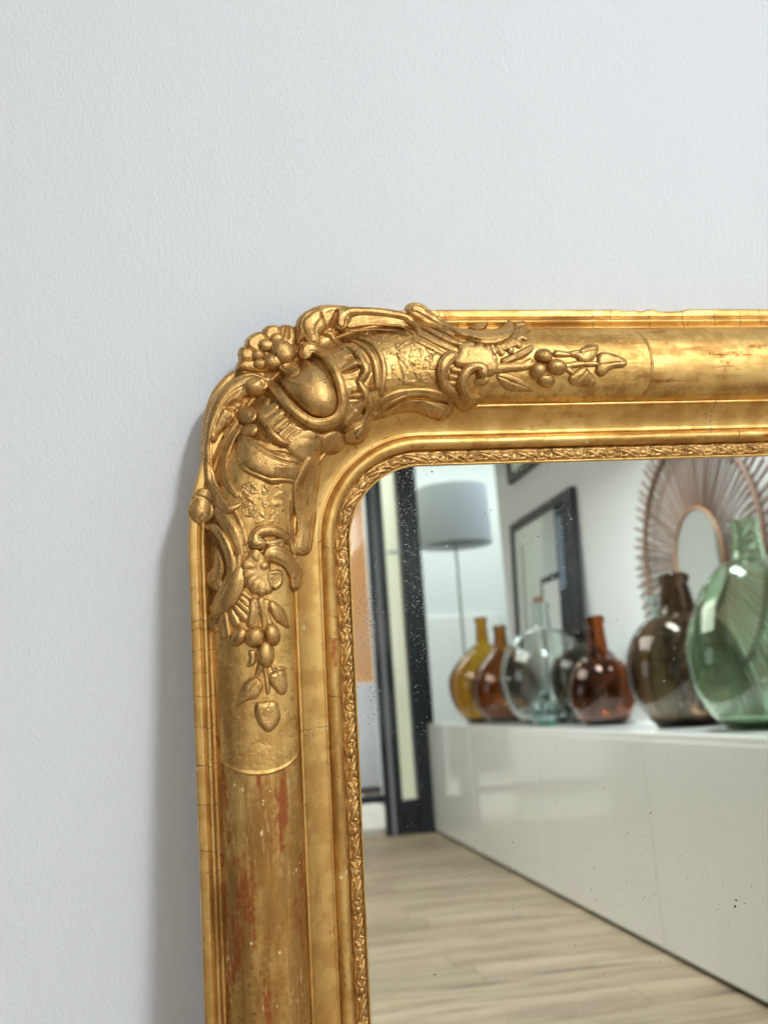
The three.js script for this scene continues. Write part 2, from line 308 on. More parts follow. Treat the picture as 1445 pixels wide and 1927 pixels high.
// ---- carved relief: each piece is a sculpted height above the moulding, cut where it meets it
const ORNAMENT = [
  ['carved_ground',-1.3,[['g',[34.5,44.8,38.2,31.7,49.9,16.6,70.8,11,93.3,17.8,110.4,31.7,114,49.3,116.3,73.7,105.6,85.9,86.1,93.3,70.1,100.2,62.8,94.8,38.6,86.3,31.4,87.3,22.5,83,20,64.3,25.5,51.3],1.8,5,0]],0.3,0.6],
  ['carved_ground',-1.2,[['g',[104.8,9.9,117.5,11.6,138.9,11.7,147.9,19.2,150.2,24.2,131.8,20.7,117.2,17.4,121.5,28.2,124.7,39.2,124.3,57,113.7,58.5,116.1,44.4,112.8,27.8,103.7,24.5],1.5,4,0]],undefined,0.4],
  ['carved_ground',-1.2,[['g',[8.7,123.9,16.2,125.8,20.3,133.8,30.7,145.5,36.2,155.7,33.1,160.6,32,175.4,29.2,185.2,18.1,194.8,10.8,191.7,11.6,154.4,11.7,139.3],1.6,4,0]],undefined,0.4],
  ['back_leaf',-6.5,[['s',[11.5,104.1,2.2,13.6,85.6,2.63,15.8,69.8,2.86,21.2,55,3.07,27.7,46.1,3.07,33.4,40.6,2.2],0.51,0]]],
  ['leaf_scroll',0.4,[['g',[14,74.9,16.3,66.2,20.7,56.5,27.3,48.6,34,44.3,41.2,42.3,48.8,44,51.5,48.7,49.5,54.4,43.8,56.4,38.4,57.8,37.8,60.4,35.3,64,32.5,66,32,70.6,28.9,74.7,23.6,79.7,19.4,85.7,17.1,86.7,17.2,96.4,19.1,108.7,21.3,115.3,19.7,117.2,16.4,113.8,14.4,106.6,12.6,96.3,12.8,83.5],5.2,7.5,0],['s',[49.2,48.7,5.72,43.1,47.3,6.34,35.9,49,5.12],0.918,0],['b',44.8,50.2,7.9924,7.4518,0,0.98],['s',[15.1,85.1,2.65,14.4,96.4,2.89,14.6,106.6,2.89,16.6,113.8,3.01,19.6,121.3,3.31,22.6,125.9,3.49,25.2,128.6,3.31,28.7,128.1,2.41,32.2,126.8,1.08],1.173,0],['s',[28.1,68.5,4.52,24.4,72.3,3.13,20.2,78.1,2.41,17.9,84.7,1.2],1.173,0],['s',[34.9,76.3,2.11,29.5,83.9,2.71,25.2,93.1,2.89,23.3,101.8,2.71,24.5,109.4,2.53,27.2,115.8,2.29,30.9,120.7,1.81],0.765,0.3],['s',[33,72.2,1.81,28.7,80.3,2.11,24.3,88.9,2.29,21.5,98.1,2.05,20.9,106.8,1.81,22.4,112.3,1.45],0.612,0],['c',[37.9,50.6,0.8,29.6,55.6,0.9,23.7,63.8,0.9,19.1,72.9,0.9,16.5,82.6,0.9,15.6,96.4,0.8,16.4,106.6,0.7],0.55],['c',[33.7,54.7,0.8,26.8,61.8,0.9,22,70.4,0.9,18.3,80.1,0.7],0.5],['c',[37.8,52.1,0.6,28.4,59.2,0.6,23.1,67.9,0.6,19.7,76,0.5],0.45],['c',[36.5,60.9,2.01,31.9,61.3,2.21,27.8,63.6,1.61],2],['c',[33.3,63.9,1.71,27.7,63.8,1.51],1.2],['c',[32,73.2,1,26.3,76.7,1.11,21.5,81.7,0.9],0.9]],0.35],
  ['collar',0,[['g',[32.4,86.5,36.2,81.1,44.9,86.8,51.8,92.7,60.9,93.9,64.6,95.7,71.6,100.2,70.5,109.2,66.5,114.3,60.3,113.9,52.8,115,45.6,111.8,40.3,108.9,34.7,104.9,31.7,96.1],4.8,9,0],['c',[37.7,86.2,0.64,45.5,92.5,0.73,52.6,97.4,0.73,60.7,101.2,0.73,70.6,102.5,0.64],0.9],['c',[40.5,85.5,0.55,46.6,89.7,0.64,53.6,94.6,0.64,60.8,98,0.55],0.9],['c',[36.1,102.6,0.73,40.5,106.1,0.82,45.8,108.6,0.82,52,111.1,0.82,58.5,111.2,0.73,66.5,112,0.64],0.9],['c',[55,105.7,0.46,54.5,110.4,0.46],0.7],['c',[57,105.7,0.46,56.5,110.4,0.46],0.7],['c',[59,105.9,0.46,58.5,110.3,0.46],0.7],['c',[61.1,105.9,0.46,60.6,110.3,0.46],0.7],['c',[63.2,105.9,0.46,62.7,110.5,0.46],0.7],['c',[65.2,105.9,0.46,64.7,110.6,0.46],0.7],['b',38.7,94.9,5.8088,9.2008,20,0.735]]],
  ['bead',2,[['b',39.7,69.2,6.1268,6.3918,0,0.588],['b',39.7,69.2,3.7312,3.9962,0,1.127]]],
  ['bead',1.5,[['b',40.3,79.7,5.5968,4.5262,0,0.784]]],
  ['shell_fan',-0.4,[['g',[35.6,38.9,35.3,35.9,37,32.6,36.6,28.1,38,24.8,40.7,23.7,41.4,20,45.1,16.3,50.2,14.5,52.5,15.1,53.1,12.5,57.2,10.3,61.1,10.6,62.5,11.5,65.9,10,70.4,10.8,72.8,13,73,20.8,69.2,32.9,58.1,40.7,43.8,40.8],3.6,3.4,0],['c',[35.9,32.6,0.82,44.1,33.3,0.7,50.1,32.7,0.58],1.7],['c',[40.3,23.3,0.82,46.1,27.9,0.7,50.7,30.3,0.58],1.7],['c',[52.4,14.9,0.82,54.7,21.3,0.7,56.2,26.8,0.58],1.7],['c',[62.5,11.3,0.82,62.6,18.3,0.7,62.3,25.6,0.58],1.7],['c',[66.4,12.3,0.52,65.2,18.3,0.52],1.7],['c',[68.8,12.3,0.52,67.9,19.6,0.52],1.7]]],
  ['berry',3.4,[['b',49.6,36,4.6534,3.4874,0,0.784]]],
  ['berry',3.4,[['b',48.6,30.4,4.2612,3.4874,0,0.784]]],
  ['berry',3.4,[['b',53.8,24.4,5.4272,4.2612,15,0.784]]],
  ['berry',3.4,[['b',60.6,20,4.6534,3.869,0,0.784]]],
  ['berry',4.6,[['b',57.4,34.7,5.9996,5.4272,0,0.882]]],
  ['berry',3.4,[['b',68.4,29.1,3.4874,5.8088,15,0.784]]],
  ['berry',4.6,[['b',63.7,29.1,7.5578,8.904,-30,0.882]]],
  ['stem',2.5,[['s',[65.5,37.6,5.27,69.1,41,5.04,66.7,46,2.86],0.816,0]]],
  ['cartouche_boss',1,[['g',[77.3,33,82.4,37.6,87.7,43.3,92.3,50.8,95.2,58.4,95.7,65.7,93.5,71.3,88.7,73.9,82.1,73.5,75.7,70.2,70.4,64.9,65.4,57.8,61.9,50.7,61.1,46.6,65.6,44.5,70,44.8,73.6,42,75.8,37.1],8,12,0]]],
  ['cartouche_rim',2.2,[['s',[78,30.1,4.38,80.1,26.5,4.61,86.2,27.8,3.73,91.6,35.8,3.29,95.8,46.1,3.29,98.6,56.6,3.61,99.3,66.6,3.73,95.5,74.2,3.73,87.7,77.6,3.84,79.2,77.1,3.61,71,71.9,3.5,63.2,63.1,3.29,57.6,53.3,3.07,53.4,46.5,2.41],1.02,0],['s',[82,27.7,1.81,87.6,33,1.57,91.7,41.6,1.45,94.8,49.2,1.33],0.51,0]]],
  ['rocaille_frill',0.4,[['g',[87.5,19.7,98.9,20.7,110.3,32.7,113.1,47.4,113,65.4,109.6,83.1,99.7,79.6,100.3,65.7,97.8,51.9,93.1,39.1],1.2,3,0],['s',[89.9,15.1,1.81,95.1,16.8,2.41,97.5,20.5,2.05,101.1,25.5,2.17,106.3,27.4,2.65,109.8,32.3,2.77,112.9,38.5,3.25,114.6,44.3,3.49,112.3,49,3.01,110.1,51.5,2.29,112.1,56,2.89,114.3,60.9,3.25,113.3,64.8,2.65,109.6,67.8,1.57],1.224,0],['c',[103.8,36.6,1.21,107.4,35.6,1.21,109.8,37.9,1.11],1.6],['c',[100.6,45.4,0.8,105.8,44.2,0.9,110,42.2,0.8],1.6],['c',[105.3,58,0.8,110,58.3,0.7],1.6],['s',[110.4,56.6,2.2,116.3,61.9,3.07,117.4,70.3,3.5,114.1,78.5,4.93,109.6,82.7,6.02,104.7,84.9,3.95],1.122,0],['s',[96.2,32,3.01,102.7,27.7,3.37],0.51,0],['s',[100.4,49.3,2.77,109.2,47.9,2.89],0.51,0],['s',[102.2,55.5,2.65,109,53.8,2.65],0.51,0],['s',[102.6,68.6,2.17,108,69,2.05],0.51,0],['s',[98.4,44.3,1.33,105,41,2.65,108.4,39.6,3.25],1.53,0],['s',[102.6,60.8,1.69,109.5,60.1,2.53],1.428,0],['s',[102.6,64,1.2,109,63.9,1.45],1.326,0],['s',[102.6,76.9,2.63,108.3,70.7,2.63],0.918,0],['s',[104.8,82.1,2.86,111.7,73.9,2.63],0.918,0]]],
  ['rocaille_frill',0.2,[['g',[45.1,62.1,50.4,56,55.2,65.8,64.6,75.3,74.6,81.5,69.4,83.5,65.6,88.5,59.1,86.8,52.3,82.5,47.7,74.8],1.2,3,0],['s',[47.3,65.4,2.41,52,60.9,2.65],0.816,0],['s',[49.5,70.7,2.65,56.6,65.9,2.89],0.816,0],['s',[52.2,75.5,2.77,59.9,70.4,2.77],0.816,0],['s',[55.9,80.1,2.77,62.7,74.7,2.53],0.816,0],['s',[59,83.8,2.29,65.5,78.3,2.17],0.816,0],['s',[61.9,86.4,2.05,67.9,80.9,1.93],0.816,0],['s',[64.4,88.2,1.69,70.4,83,1.93],0.816,0],['s',[48.3,69.5,1.33,48.4,72.7,2.17,51.5,77.8,2.65,54.3,83.1,3.01,59.1,87.8,2.77,62.6,89.4,1.93,65.6,88.7,0.96],1.734,0]]],
  ['leaf_base',0,[['g',[64.5,84.8,69.7,82.5,77.2,80.7,84.8,83.8,94.7,81.6,100.9,83.9,92.1,91.3,84,94.3,77,100.4,70.1,99.8,63.3,93.5],1.8,4,0],['b',93.1,88.5,9.487,6.784,-18,0.588],['b',75.1,91.1,7.7486,6.784,0,0.343],['c',[82.9,86.5,1.64,84.9,91.6,1.83,82,97,1.28],1.2]]],
  ['volute',1,[['s',[83.9,20.4,4.52,81.6,11.9,7.54,87.1,5.4,6.34,93.6,1.9,4.52,102.1,0.9,3.31,106.8,1.4,3.01],0.816,0],['s',[102.2,10.4,4.82,103.4,5.7,4.82,108.3,2.5,3.61,116.9,1.7,2.77,129.9,2.5,2.77,142.4,4.7,2.77,148.8,7.9,2.71,151.8,12.8,2.89,152.2,16.6,1.81],1.02,0],['g',[76.1,8.2,84.7,1.4,101.1,-1,108.4,0.9,108.6,9.4,97.9,12.3,89.8,17.3,79.2,19.8,73.9,24,72.9,16.1],4.6,6,0],['g',[100.9,3.5,106.2,3,129.6,3.6,143.4,6.9,149.8,17.9,143.2,11.7,108.5,11.5,94,16.2,95.3,11.5],0.8,3,0],['c',[99.9,2.5,0.9,97.8,8.3,1.31,93.5,15.4,1.11],3.2],['c',[89.3,3.5,0.5,90.9,9.3,0.65,92.5,14.4,0.5],1.3],['s',[107.9,12.3,0.9,120.2,10.6,0.9,133.5,11,0.9,143.1,12.9,0.84,148.1,19.5,0.72],0.918,0],['s',[108.3,14.8,0.96,125.3,14.2,0.96,138,16.2,0.84],0.918,0]]],
  ['arch_band',0.3,[['s',[114.8,20.2,1.69,120.9,24.9,2.05,124.6,32.8,2.17,126.4,41.9,2.17,125.9,50.6,2.05,124.4,58.9,1.57],0.765,0],['s',[109.3,22.4,1.33,115.4,27.9,1.81,119.8,35.4,2.17,121.6,43.4,2.29,121.9,54.5,1.81],0.765,0]]],
  ['lattice',-0.5,[['g',[117.2,16.9,133.9,20.8,144.6,26.4,160.8,35.4,162.1,52.8,138.1,54,127.5,52.6,127.1,39.3,122.8,25.9],0.7,2,0],['c',[125.9,26,0.6,138.7,33.6,0.7,150.9,42.7,0.6],0.7],['c',[133.6,22.6,0.6,135.2,39.4,0.7,134.4,52.1,0.6],0.7],['c',[144.4,28.7,0.6,142,39.4,0.7,148.8,52.7,0.6],0.7],['c',[153.4,34.3,0.6,151.4,43.7,0.7,158.9,51.8,0.6],0.7],['c',[128.2,33.9,0.6,136.3,37.3,0.6,143.4,44.6,0.6,160.4,44.8,0.6],0.7],['s',[125.2,19,0.77,123.3,21.8,0.76,120.8,22.1,0.88,118.1,21.7,0.9,118.6,18.4,0.78,119.3,15.5,1.14,122.1,14.8,1.13,124.5,15.8,1.14,125.2,19,0.94],0.867,0],['s',[130.3,29.7,0.77,126.5,30,0.73,124.4,27.2,0.78,122.7,23.2,1.21,125.9,18.6,0.88,129.9,19.5,0.85,132.7,21.9,0.74,132.6,26.2,0.86,130.3,29.7,1.22],0.867,0],['s',[139.5,36.2,0.96,138,32.5,1.22,138.4,28.8,1.21,141,25.9,1.14,145,25.1,0.85,146.5,29.1,0.85,145.2,32.6,0.92],0.867,0],['s',[144.6,39.6,0.84,146.5,36.7,0.84,149.1,35.2,1.1,151.7,36.2,0.74,153,38.5,0.95,153,41.8,0.89,149.9,43.3,1.01],0.867,0],['s',[140.3,44.3,0.73,144.2,44.8,1.21,146.8,46,1.16,148.1,48.5,1.18,146.8,51.1,0.89,143.6,52.2,0.73,140.6,50.7,0.98],0.867,0],['s',[156.7,43.4,0.78,159.2,45.8,0.97,160.3,49.2,0.83,157.2,51,0.95,154,52.3,1.22,150.9,50,0.94,150.5,46.4,0.84],0.867,0],['s',[164.7,37,1.21,164.1,39.9,0.79,161.7,41.4,1.04,159.2,40.9,0.88,157.5,39,1.03,158,36.4,0.82,160,34,1.06,163.3,34.2,1.1,164.7,37,0.77],0.867,0],['s',[134.4,40.2,1.07,131.2,41.1,1.19,128.3,40.2,0.74,125.9,37.5,1.1,127.5,33.7,1.04,131.1,32.2,1.01,133.9,34.2,0.89],0.867,0],['s',[135,27.9,1.07,133,25.9,1.1,132.8,23.3,0.96,134.4,20.9,1.07,137.4,19.5,1,138.7,22.1,1.15,140.3,24.7,0.78,137.5,26.3,1.14,135,27.9,0.77],0.867,0],['s',[132.3,46.9,0.9,132.1,44.3,1.07,133.8,42.4,0.8,136,42.7,0.92,137.7,44.2,1.04,138.3,47.1,1.02,136.4,49.5,1.22],0.867,0],['s',[137.9,30.8,1.2,146.8,26.5,1.2],0.918,0],['s',[145.2,39.5,1.45,154.1,42.2,1.33],0.918,0],['s',[138.2,41.5,1.2,140.2,52.6,1.08],0.918,0],['s',[154.9,29.9,1.2,158,37.5,1.2],0.918,0],['s',[133.7,30.8,1.2,137.3,38.3,1.2],0.918,0]],undefined,0.8],
  ['diagonal_band',0.2,[['s',[152.7,18,2.77,163,24.9,3.01,174,31.2,2.65],0.561,0],['s',[148.8,23,2.17,159.7,30,2.05,166.2,34.4,1.45],0.561,0]]],
  ['acanthus_scroll',1.2,[['s',[151.8,1,5.12,155.5,2.9,5.72,159.7,6.1,5.12,166,9.6,4.34,177.7,17.5,3.74,184,19.5,4.52,190.4,22.7,4.82,197.3,23.3,5.12,204.8,21.5,4.82,211.6,17,4.1,216,11.4,2.71,215.7,8.4,0.72],0.867,0],['b',153.1,2,6.3918,5.0562,0,0.735],['s',[153,9.6,1.93,158,13.6,2.29,161.6,17.7,2.17,166.3,21.3,2.05,173.6,25.5,2.05,180.8,27.9,1.69],0.816,0],['s',[149,3.1,2.41,155.2,8,2.17,164.8,12.8,1.81,174.3,21.3,1.57],0.714,0],['g',[188.2,13.5,195.2,10.1,201.3,9.8,197.3,14,191.9,15.2],1,1.5,0],['c',[151.7,3.1,0.7,159.6,8,0.8,168.6,12.9,0.7,177.2,20.7,0.6,189.8,25.7,0.5],1],['c',[163.4,15.3,0.6,174.5,20.8,0.7,183.2,23.3,0.6,192.7,25.2,0.5,203.8,24.1,0.45],0.8],['c',[174.2,10.3,0.5,183,15.5,0.5,189.6,19,0.5],0.5]]],
  ['fan_tip',0.6,[['s',[193.1,29.8,2.41,202.9,29.9,3.01,211.6,26.5,3.74,218.4,20.5,3.98,223.5,15,3.61,222.4,11.5,1.81],0.51,0],['s',[198.7,28.7,2.17,199.8,33.2,2.05],0.816,0],['s',[202.5,29,2.29,204.7,33.7,2.29],0.816,0],['s',[207.9,27.3,2.53,210.9,31.9,2.53],0.816,0],['s',[213.4,23.8,2.65,217.1,28,2.53],0.816,0],['s',[217.3,19.2,2.65,222.5,22.7,2.41],0.816,0],['s',[220,14.2,2.41,226.7,15.4,2.17],0.816,0],['s',[220.8,11,1.81,225.3,10.5,2.05],0.816,0]]],
  ['curl',1.6,[['s',[173.4,35.6,2.53,169.9,36.1,4.1,165.6,40.8,4.34,163.9,47.5,3.74,165.4,53.9,3.37,170.8,59.2,3.01,176.5,63.4,2.65],0.867,0],['s',[172.9,62,2.05,181.3,66.3,2.77,185.7,65.3,2.41],0.714,0]]],
  ['shell',1.4,[['g',[174.9,34,177.6,27.9,183.4,25.4,186.3,27.7,191.6,24.9,193.3,28.4,198.8,32.3,200,38.5,201.7,41.7,199.2,47.4,191.1,48.3,183.5,43.6,176.5,43.5,171.9,39.3],2.4,4,0],['s',[185.7,41.6,1.2,180.2,34.1,3.01,179,30.2,3.37],0.612,0],['s',[186.3,41,1.2,184.6,33,2.77,184.1,28,3.37],0.612,0],['s',[186.8,41,1.2,189,33.1,2.77,190.7,27.2,3.13],0.612,0],['s',[187.9,41.6,1.2,193.7,35.3,3.01,195.7,30.9,3.25],0.612,0],['s',[188.9,42.6,1.2,195.6,39,3.01,198.4,37.5,3.13],0.612,0],['s',[188.9,44.2,1.2,196,43.8,2.77,198.7,44.3,3.01],0.612,0],['s',[183.5,42.6,1.2,176.6,40.9,2.77,174.6,38.3,2.77],0.612,0]]],
  ['curl',3.2,[['s',[190.5,47.3,3.49,191.3,45,3.37,186.8,42.9,3.01,181.3,44.9,3.25,177.6,49.9,3.37,176.9,55.5,3.37,179.7,60.7,3.49,184.3,63.9,3.25,188.5,63.3,2.17],1.02,0]]],
  ['shell',0.6,[['s',[177.6,46.1,1.81,171.7,44.5,2.17],0.816,0],['s',[175.5,50.1,1.81,169.5,49,2.29],0.816,0],['s',[175.1,54,1.81,168.1,53.5,2.29],0.816,0],['s',[176,57.9,1.81,170,57.3,2.17],0.816,0],['s',[177.7,61.6,1.57,173.2,60.6,1.81],0.816,0],['b',190.7,52,5.0562,2.6606,-10,0.686],['b',195.9,46.8,3.1906,2.3956,10,0.686]]],
  ['long_leaf',-0.6,[['s',[120.2,68.3,1.45,127.8,62.2,3.01,136.3,59.1,3.01,145.9,57.8,2.53,156.6,58.5,2.71,166.8,61.4,3.13,173.1,65.5,2.41],0.816,0],['g',[119.6,72.6,127,62.2,136.6,57.6,152.2,57.6,166.2,60.4,174.4,64.7,173.4,71.5,165.8,75,157.1,70.9,142.6,68.3,130.7,71.3],2.8,4,0],['s',[122,71.9,2.41,135.7,66,4.16,147.6,64.7,4.61,158.3,67.3,5.04,166,69.9,4.82],0.867,0],['s',[124,67.7,1.57,135.5,62.1,1.33,146.2,60.9,1.2,159.9,62.2,1.08],0.816,0],['c',[128.7,68.4,0.6,135.8,64.3,0.8,144.2,61.9,0.85,154.5,61.9,0.85,168.7,64.5,0.7],3.2],['c',[122.1,69.5,0.5,131.2,63.1,0.6,140.6,59.5,0.55],1]]],
  ['stem',0.2,[['s',[201.9,43.8,3.37,210.7,43.1,3.13,218.4,43,2.77,225,41.5,2.17],0.714,0],['s',[218.4,43,2.41,223.5,39.3,2.05],0.714,0]]],
  ['stem',0.2,[['s',[245.3,43.7,2.44,256.1,41.7,2.2,268.6,41.8,1.82],0.816,0],['s',[241.9,34.5,2.69,250.3,35.1,1.96],0.816,0],['s',[247,43.7,1.96,252.1,47.5,1.96],0.816,0],['s',[234.8,50.9,2.69,237.8,53.4,1.7],0.816,0]]],
  ['leaf',0.3,[['g',[203.8,37.5,213.4,33.6,220.4,30,226.4,28.3,226.8,31.7,220.9,36.6,214.1,39.2,205.3,41.2],3,4,0,[205.4,39.7,213.2,36.5,225.4,30]]]],
  ['leaf',0.3,[['g',[200,48.4,205.2,46.7,212.9,48.6,218.5,51.4,225.9,58.1,219.3,58.7,208.7,57.9,203.9,54.4],2,4,0,[200.9,48.9,210.4,53,225.3,57.9]]]],
  ['berry',1.1,[['b',232.8,36,6.0314,4.9608,0,0.98]]],
  ['berry',1.1,[['b',228.4,45.9,5.6074,5.6074,0,0.98]]],
  ['berry',1.1,[['b',241.2,43.5,6.9006,5.1728,12,0.98]]],
  ['berry',1.1,[['b',234,52.4,6.201,3.869,10,0.98]]],
  ['leaf',0.3,[['g',[249.3,34,254,32.3,258,31.8,264.2,28.4,271,28.4,271.1,32.5,267.6,38.6,261.8,41.8,257.3,40.6,254.6,37.6,251.9,36.8],3,4,0,[250.9,35.1,269.4,31.9]]]],
  ['leaf',0.3,[['g',[249.9,49.5,256,44.9,260.6,43.4,265.2,48.2,268.4,52.8,267.1,55.8,259.1,56,251.5,54.9,249.5,52.1],2.8,4,0,[254.3,54.2,262.8,45]]]],
  ['leaf',0.3,[['g',[268.6,41.8,270.1,35.3,276,33.7,284.9,36.5,290.4,40.4,288,44.2,280,45.2,274.4,49.3,271,50.1,267.8,47.1],2.8,4,0,[269.7,42.9,289.3,40.8]]]],
  ['lattice',-0.5,[['g',[31.9,114.9,42.8,112.9,61.9,116.2,60.1,132.8,51.9,139.3,37.1,133.3,33.5,123.6],0.7,2,0],['c',[35.7,116.6,0.6,42.4,124.4,0.7,49.1,132.2,0.6],0.7],['c',[44.7,114.5,0.6,46.4,124.1,0.7,42,133,0.6],0.7],['c',[52.7,115.2,0.6,50.4,124.2,0.6,57.3,132.3,0.6],0.7],['c',[34.6,121.6,0.6,44.5,121.5,0.6,59.6,124.3,0.6],0.7],['s',[47.9,119.1,0.82,47.2,122.1,1.08,44.4,122.7,1.01,42.2,121.5,1.04,40.3,118.8,1.19,41.5,115.4,1.12,44.8,114.2,1.08],0.867,0],['s',[52.6,130.2,0.97,49.2,131.9,0.8,47.3,128.8,1.04,46.5,126,1.21,48.2,123.2,0.89,51.7,122.6,1.18,53.7,125.1,0.82,54.4,127.8,1.12,52.6,130.2,0.98],0.867,0],['s',[54.7,122.6,0.74,52.4,121,0.98,52.7,118.1,0.94,54.9,116.2,1.22,57.7,116.7,0.96,59.2,118.6,1,59.6,121.3,1.03],0.867,0],['s',[34.5,130.3,0.77,34.7,128,1.16,37.1,127.2,1.15,39.9,127.2,0.95,41.7,129.6,1.22,40.2,132.1,1.07,37.9,134,1.21,34.7,133.1,0.73,34.5,130.3,0.86],0.867,0],['s',[37.9,114.2,0.85,40.1,113,0.89,41.6,115.1,1.06,43,117.2,1.19,41.9,119.9,1.21,39.4,119.5,1.14,37.2,119,1.14],0.867,0],['s',[44.8,132.9,1.03,46.7,133.9,1.21,47.6,136,0.97,45.4,137.3,1.1,42.9,137.6,0.96,41.2,136.1,0.86,40.9,134.2,0.9],0.867,0],['s',[58.2,133.8,0.8,57.7,136.5,0.79,55.5,138.4,0.95,52.8,137.7,0.72,50.9,135.8,0.72,51.8,133.2,1.09,53.6,131.1,1.03],0.867,0],['s',[34.8,115.1,1.33,40.4,123.9,1.2,43,133,1.2],0.918,0],['s',[48.7,116.1,1.2,54.4,124.2,1.08],0.918,0],['s',[37.5,122.8,1.33,43.3,127,1.2],0.918,0],['s',[59.9,115.7,1.33,58.9,131.3,1.2],0.918,0],['s',[31.7,117.9,0.96,35.4,125.7,0.96],0.918,0]],undefined,0.8],
  ['diagonal_band',0.2,[['s',[29.3,130.4,1.57,33.8,141.6,1.57,37,155.3,1.2],0.459,0],['s',[19.5,129.7,3.01,25.1,138.2,4.82,29.6,148.4,4.82,31.7,157.5,2.71],0.459,0],['s',[23.4,130,1.2,29.9,141.5,1.08,35.2,155.7,0.84],0.459,0]]],
  ['knob',0,[['s',[8.9,117.8,3.31,12.4,118.5,3.61,16.8,122.2,3.01,19.6,126.2,1.57],0.612,0],['b',9,129,7.7274,8.2574,0,0.3528],['s',[5.9,120.3,2.41,9.8,121.4,2.41,14.7,125.2,1.81],0.714,0]]],
  ['acanthus_scroll',1,[['g',[26.2,160.2,32.2,157,32.7,170.5,30.3,181.8,25.2,188.1,16.2,193.8,13.8,191.8,21.8,175,25,167.7],1.8,4,0],['s',[13.4,139.3,2.05,16.6,140.2,2.53,20.4,144.9,2.77,23.6,151.6,3.01,25.7,159.2,3.01,26,166.2,2.89,25,172.6,2.17],1.02,0],['s',[29.9,167.9,4.52,27.6,174.7,6.64,24.5,181.1,6.94,19.9,186.9,5.72,15.8,190.8,3.61],0.612,0]]],
  ['leaf_lobe',-0.6,[['s',[17.3,175.8,3.49,15.5,171.8,4.7,18.2,165.4,3.61,17.9,158.8,2.53,17.2,152.3,1.33],0.714,0]]],
  ['fan_tip',0.3,[['s',[31,183.9,2.41,34.6,188.1,2.41],0.816,0],['s',[29.2,186.8,2.65,34.4,192,2.53],0.816,0],['s',[27.2,189.7,2.77,32.8,196.4,2.65],0.816,0],['s',[24.6,192.1,2.65,27.8,199.2,2.77],0.816,0],['s',[20.2,193.5,2.77,21.7,205.9,3.13],0.816,0],['s',[15.3,193.4,2.65,13.1,199,2.41,14.9,203.4,1.69],0.816,0],['s',[31.9,181,2.17,36.2,184.2,2.05],0.816,0],['s',[32,178.5,1.81,29.7,185.9,1.81,24.6,191.6,1.81,18.7,193.4,1.57],0.612,0]]],
  ['long_leaf',-0.6,[['s',[80,100.5,5.7,78.3,111.5,6.58,76.5,122.8,6.36,76,134,5.92,74.6,144.3,5.7,72.9,153.6,5.7],0.4284,0],['s',[78,101.1,4.61,73.4,108,3.95,69.9,115.4,3.4,69.8,124.4,3.61,71.8,132.9,4.5,74,143.3,5.81,72.1,153.5,6.36],0.867,0],['s',[63.7,125.6,1.32,63.5,135.6,1.97,64.9,145.8,2.86,67.3,156.1,3.5],0.816,0]]],
  ['curl',2.2,[['s',[44.1,151.1,3.74,41.4,150.2,4.34,41.4,146.9,3.61,44.6,143.8,3.37,50.7,143,3.13,56.8,144.9,3.01,61.2,148.8,2.05],0.969,0]]],
  ['shell',1.2,[['s',[46.9,161.7,1.81,51.1,157.8,5.12,56.8,159,5.72,62,163.3,4.82,65.1,169,4.1,66.9,174.7,3.61,65.8,178.8,2.89],0.612,0],['s',[63,164.8,2.41,65,171,2.65,65.5,178.2,3.01],0.969,0],['s',[47.4,150.9,1.45,52.4,151.1,1.93,58.7,149.7,1.93,61.7,150.8,1.45],0.816,0],['s',[52.4,151.3,1.81,50.8,154.3,1.45],0.816,0],['s',[58.2,150.5,1.81,57,154,1.45],0.816,0],['s',[66.8,166,1.81,69.2,170.2,2.17,68.5,173.8,1.57],0.816,0]]],
  ['shell',1.8,[['g',[32.4,164.5,34.1,160.6,38.2,156.3,41.2,155.2,45.6,157.6,47.1,163.7,49.7,167.8,49.8,178.8,46.2,181.1,39.7,180.8,34.5,176,32.2,170.5],1.8,4,0],['s',[44.2,166.5,0.96,37.4,164.7,3.37,35.1,164.4,3.74],0.6324,0],['s',[44.2,167.5,0.96,37.7,169.2,3.37,35.2,169.9,3.74],0.6324,0],['s',[44.7,168.1,0.96,39,172.8,3.37,37,174.7,3.74],0.6324,0],['s',[45.2,168.6,0.96,41.4,175.4,3.37,39.8,178,3.61],0.6324,0],['s',[45.7,168.6,0.96,44.3,176.5,3.13,44,179.7,3.37],0.6324,0],['s',[46.2,168.6,0.96,47.4,176.2,2.77,47.7,179.2,3.01],0.6324,0],['s',[42.8,164,1.81,41,158.9,3.86,40.6,156.9,3.01],0.6324,0],['b',46,165.1,3.7312,3.1906,0,0.882]]],
  ['petal',2.6,[['g',[48.1,170.7,55.8,169.1,56,176.6,51.8,179.2,49,178.3],0.8,2,0],['s',[49.1,169.8,1.33,55.5,169.8,1.45,55.7,175.9,1.33,51.6,178.6,1.33,49,174.3,1.2,48.9,170.3,1.2],1.02,0],['s',[50.6,171.8,1.81,54,176.5,1.2],0.612,0]]],
  ['stem',0.2,[['s',[43,187,3.01,44.1,191.5,2.65,44.8,198,2.05,44.7,205,1.33],0.765,0],['s',[38.5,187.3,3.01,37.8,193.7,3.49,36.3,200.1,2.77],0.765,0],['s',[40.3,193.3,1.81,39.5,201.7,1.81],0.765,0],['s',[47,187.7,2.17,46.2,194.2,2.05,48.7,201.3,2.05],0.765,0]]],
  ['leaf',0.3,[['g',[47.9,190.3,50.1,186.4,57.6,192.4,59.7,199.2,60.5,204.8,55.1,201.8,50.6,197.4],3,4,0,[49.5,187.9,59.7,203.7]]]],
  ['leaf',0.3,[['g',[34.5,216.8,38.4,217,38.3,224.4,34.1,226.4,33.2,225.1,34.8,221.7],1.4,4,0]]],
